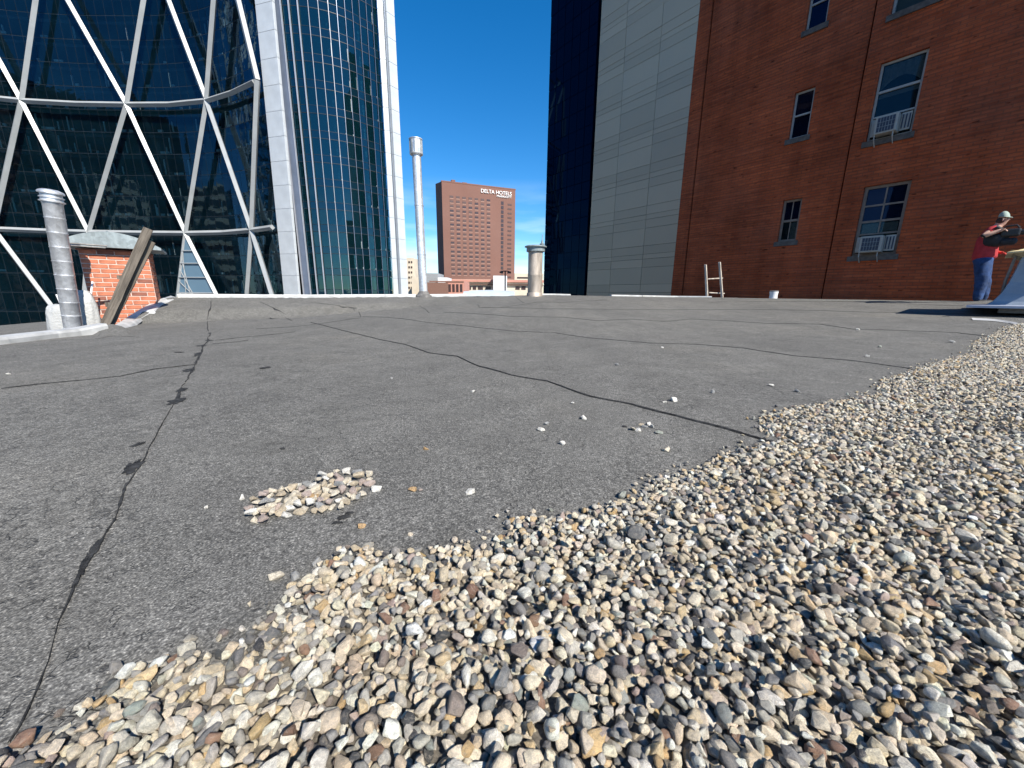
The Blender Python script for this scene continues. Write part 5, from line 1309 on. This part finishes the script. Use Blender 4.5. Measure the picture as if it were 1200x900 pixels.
PY = 7.75
pf = atY(1149, 349.5, PY); pf.z = pf.z - .13
def PL(x, d, z): return pf + e1 * (x * .62 - min(.17, .13 * z)) + e2 * d + UPV * (z * .96)
person = empty('person', pf, 'person in red shirt, black vest, jeans and grey cap leaning over the hood', 'person')
def skin(name, V, E, mat, parent, sub=2, root=0):
    """V = {key: (x, depth, z, r)}"""
    keys = list(V); me_ = bpy.data.meshes.new(name); idx = {k: i for i, k in enumerate(keys)}
    me_.from_pydata([PL(*V[k][:3]) for k in keys], [(idx[a], idx[b]) for a, b in E], []); o = bpy.data.objects.new(name, me_); COL.objects.link(o)
    sk = o.modifiers.new('skin', 'SKIN'); sk.use_smooth_shade = True
    for k in keys:
        r_ = V[k][3]; me_.skin_vertices[0].data[idx[k]].radius = (r_, r_) if not hasattr(r_, '__len__') else r_
    me_.skin_vertices[0].data[0].use_root = True
    sb = o.modifiers.new('sub', 'SUBSURF'); sb.levels = sub; sb.render_levels = sub
    bpy.context.view_layer.update(); m2 = bpy.data.meshes.new_from_object(o.evaluated_get(bpy.context.evaluated_depsgraph_get()))
    COL.objects.unlink(o); bpy.data.objects.remove(o); m2.materials.clear(); m2.materials.append(mat); m2.polygons.foreach_set('use_smooth', [True] * len(m2.polygons))
    if name in ('jeans', 'shirt', 'vest'):
        m2.update()
        for v in m2.vertices: v.co += v.normal * (.014 * noise.noise(Vector((v.co.x * 11, v.co.y * 11, v.co.z * 6))) + .006 * noise.noise(v.co * 24))
    return link(name, m2, parent)
B = {'pel': (.03, 0, .93, .075), 'sp1': (.06, 0, 1.10, .08), 'sp2': (.11, 0, 1.28, .115), 'chest': (.17, 0, 1.42, .115), 'neck': (.23, 0, 1.51, .06), 'skull0': (.28, -.005, 1.585, .075), 'skull1': (.30, -.01, 1.665, .088), 'crown': (.295, -.01, 1.735, .06),
     'chin': (.345, -.02, 1.555, .042), 'nose': (.392, -.03, 1.615, .014),
     'hipR': (.03, -.10, .90, .085), 'kneeR': (.03, -.11, .48, .062), 'ankR': (-.04, -.11, .09, .045), 'toeR': (.10, -.12, .045, .025),
     'hipL': (.03, .10, .90, .085), 'kneeL': (.09, .13, .48, .062), 'ankL': (.06, .14, .09, .045), 'toeL': (.20, .15, .045, .025),
     'shR': (.15, -.18, 1.43, .065), 'elR': (-.02, -.30, 1.31, .046), 'wrR': (.26, -.26, 1.40, .031), 'haR': (.33, -.24, 1.41, .030),
     'shL': (.17, .18, 1.43, .065), 'elL': (.16, .30, 1.15, .046), 'wrL': (.30, .12, 1.02, .031), 'haL': (.37, .05, 1.00, .030)}
BE = [('pel', 'sp1'), ('sp1', 'sp2'), ('sp2', 'chest'), ('chest', 'neck'), ('neck', 'skull0'), ('skull0', 'skull1'), ('skull1', 'crown'), ('skull0', 'chin'), ('skull1', 'nose'), ('pel', 'hipR'), ('hipR', 'kneeR'), ('kneeR', 'ankR'), ('ankR', 'toeR'),
      ('pel', 'hipL'), ('hipL', 'kneeL'), ('kneeL', 'ankL'), ('ankL', 'toeL'), ('chest', 'shR'), ('shR', 'elR'), ('elR', 'wrR'), ('wrR', 'haR'), ('chest', 'shL'), ('shL', 'elL'), ('elL', 'wrL'), ('wrL', 'haL')]
for sd, bx, by, bz, dx, dy in (('R', .33, -.24, 1.41, 1, .1), ('L', .37, .05, 1.0, .9, -.3)):
    for k, (oy, ln) in enumerate(((-.030, .07), (-.010, .085), (.010, .08), (.030, .062))):
        B['f%s%d' % (sd, k)] = (bx + .035, by + oy, bz + .004, .0095); B['g%s%d' % (sd, k)] = (bx + .035 + ln * .5, by + oy + dy * .02, bz, .0088); B['t%s%d' % (sd, k)] = (bx + .035 + ln * .85, by + oy + dy * .03, bz - .03, .008)
        BE += [('ha' + sd, 'f%s%d' % (sd, k)), ('f%s%d' % (sd, k), 'g%s%d' % (sd, k)), ('g%s%d' % (sd, k), 't%s%d' % (sd, k))]
    B['th' + sd] = (bx + .01, by - .045 if sd == 'R' else by - .05, bz + .02, .011); B['ti' + sd] = (bx + .055, by - .055, bz + .018, .009); BE += [('ha' + sd, 'th' + sd), ('th' + sd, 'ti' + sd)]
skin('body', B, BE, M['skin'], person, 2)
J = {k: B[k] for k in ('pel', 'hipR', 'kneeR', 'hipL', 'kneeL')}; J['pel'] = (.03, 0, .95, .16); J['wst'] = (.045, 0, 1.08, .155)
for s in 'RL':
    x, y, z_, _ = B['ank' + s]; J['cuf' + s] = (x, y, .07, .075); J['hip' + s] = (*B['hip' + s][:3], .135); J['knee' + s] = (*B['knee' + s][:3], .095); 
skin('jeans', J, [('pel', 'wst'), ('pel', 'hipR'), ('hipR', 'kneeR'), ('kneeR', 'cufR'), ('pel', 'hipL'), ('hipL', 'kneeL'), ('kneeL', 'cufL')], M['jeans'], person, 3)
T = {'w': (.035, 0, .86, .175), 'w2': (.04, 0, .98, .178), 'a': (.065, 0, 1.12, .168), 'b': (.11, 0, 1.28, .172), 'c': (.17, 0, 1.42, .158), 'n': (.21, 0, 1.485, .078), 'sR': (.15, -.18, 1.43, .082), 'eR': (.045, -.25, 1.355, .066), 'sL': (.17, .18, 1.43, .082), 'eL': (.165, .255, 1.26, .066)}
skin('shirt', T, [('w', 'w2'), ('w2', 'a'), ('a', 'b'), ('b', 'c'), ('c', 'n'), ('c', 'sR'), ('sR', 'eR'), ('c', 'sL'), ('sL', 'eL')], M['red'], person)
V_ = {'a': (.20, -.06, 1.10, .165), 'b': (.22, -.07, 1.27, .19), 'c': (.245, -.06, 1.39, .165)}
skin('vest', V_, [('a', 'b'), ('b', 'c')], M['black'], person)
skin('elbow_pad', {'a': (.0, -.295, 1.325, .055), 'b': (-.025, -.305, 1.305, .055)}, [('a', 'b')], M['black'], person, 1)
GL = {'a': (.20, .20, 1.07, .042), 'b': (.30, .12, 1.02, .042), 'c': (.36, .06, 1.0, .044)}; GE = [('a', 'b'), ('b', 'c')]
for k in range(4):
    f_ = 'f%s%d' % ('L', k); g_ = 'g%s%d' % ('L', k); t_ = 't%s%d' % ('L', k); GL[f_] = (*B[f_][:3], .014); GL[g_] = (*B[g_][:3], .013); GL[t_] = (*B[t_][:3], .012); GE += [('c', f_), (f_, g_), (g_, t_)]
GL['th'] = (*B['thL'][:3], .015); GL['ti'] = (*B['tiL'][:3], .013); GE += [('c', 'th'), ('th', 'ti')]
skin('glove', GL, GE, M['glove'], person)
bm = bmesh.new(); bmesh.ops.create_uvsphere(bm, u_segments=20, v_segments=12, radius=1)
bmesh.ops.delete(bm, geom=[v for v in bm.verts if v.co.z < -.05], context='VERTS')
for v in bm.verts: c = v.co.copy(); v.co = PL(.292 + c.x * .118, -.01 + c.y * .108, 1.672 + c.z * .115 + .015 * c.x * -1)
cp = obj('cap', bm, M['cap'], person, True)
bm = bmesh.new(); vs_ = []
for rr_ in (.098, .165):
    vs_.append([bm.verts.new(PL(.292 + rr_ * math.cos(t) * (1.05 if rr_ > .1 else 1.15), -.01 + rr_ * math.sin(t) * .72, 1.672 - (.018 if rr_ > .1 else 0))) for t in np.linspace(-1.0, 1.0, 9)])
for k in range(8): bm.faces.new((vs_[0][k], vs_[0][k + 1], vs_[1][k + 1], vs_[1][k]))
r_ = bmesh.ops.extrude_face_region(bm, geom=bm.faces[:]); bmesh.ops.translate(bm, vec=(0, 0, .006), verts=[v for v in r_['geom'] if isinstance(v, bmesh.types.BMVert)]); bmesh.ops.recalc_face_normals(bm, faces=bm.faces[:])
obj('cap_peak', bm, M['cap'], cp)
for sgn in (-1, 1):
    bm = bmesh.new(); bmesh.ops.create_uvsphere(bm, u_segments=8, v_segments=6, radius=.010, matrix=Matrix.Translation(PL(.372, -.025 + sgn * .033, 1.640))); obj('eye', bm, M['eye'], person, True)
    bm = bmesh.new(); bmesh.ops.create_uvsphere(bm, u_segments=10, v_segments=8, radius=1)
    for v in bm.verts: c = v.co.copy(); v.co = PL(.288 + c.x * .02, -.01 + sgn * .088 + c.y * .012, 1.625 + c.z * .034)
    obj('ear', bm, M['skin'], person, True)
blob_c = PL(.255, -.01, 1.615)
bm = bmesh.new(); bmesh.ops.create_uvsphere(bm, u_segments=12, v_segments=8, radius=1)
for v in bm.verts: c = v.co.copy(); v.co = blob_c + e1 * c.x * .065 + e2 * c.y * .082 + UPV * c.z * .07
obj('hair', bm, M['hair'], person, True)
for s, nm in (('R', 0), ('L', 1)):
    x, y, z_, _ = B['ank' + s]; skin('boot', {'a': (x, y, .13, .062), 'b': (x + .01, y, .055, .068), 'c': (x + .12, y, .05, .066), 'd': (x + .22, y, .045, .055)}, [('a', 'b'), ('b', 'c'), ('c', 'd')], M['black'], person, 1)
# the black camera rig the person works with, resting on the lid
cc = PL(.50, -.16, 1.36)
camr = empty('video_camera', cc, 'bulky black camera held against the face above the yellow lid', 'camera')
bm = bmesh.new(); cbox(bm, cc, e1 * .24, e2 * .14, UPV * .14); bevel(bm, .03, 3); obj('camera_body', bm, M['camblack'], camr)
bm = bmesh.new(); lathe(bm, cc + e1 * .11, e1, [(0, .05), (.10, .055), (.105, .065), (.19, .068), (.195, .05), (.195, 0)], 18); obj('lens', bm, M['camblack'], camr, True)
bm = bmesh.new(); tube(bm, [cc + e1 * -.09 + UPV * .08, cc + e1 * -.07 + UPV * .12, cc + e1 * .05 + UPV * .13, cc + e1 * .09 + UPV * .08], .016, 8); obj('handle', bm, M['camblack'], camr, True)
bm = bmesh.new(); tube(bm, [cc + e1 * -.10 + UPV * .05 + e2 * -.07, cc + e1 * -.19 + UPV * .11 + e2 * -.06], [.03, .038], 12); obj('viewfinder', bm, M['camblack'], camr, True)
bm = bmesh.new(); cbox(bm, cc - UPV * .15 + e1 * .0, e1 * .22, e2 * .12, UPV * .13); bevel(bm, .055, 3); obj('battery_bag', bm, M['black'], camr)
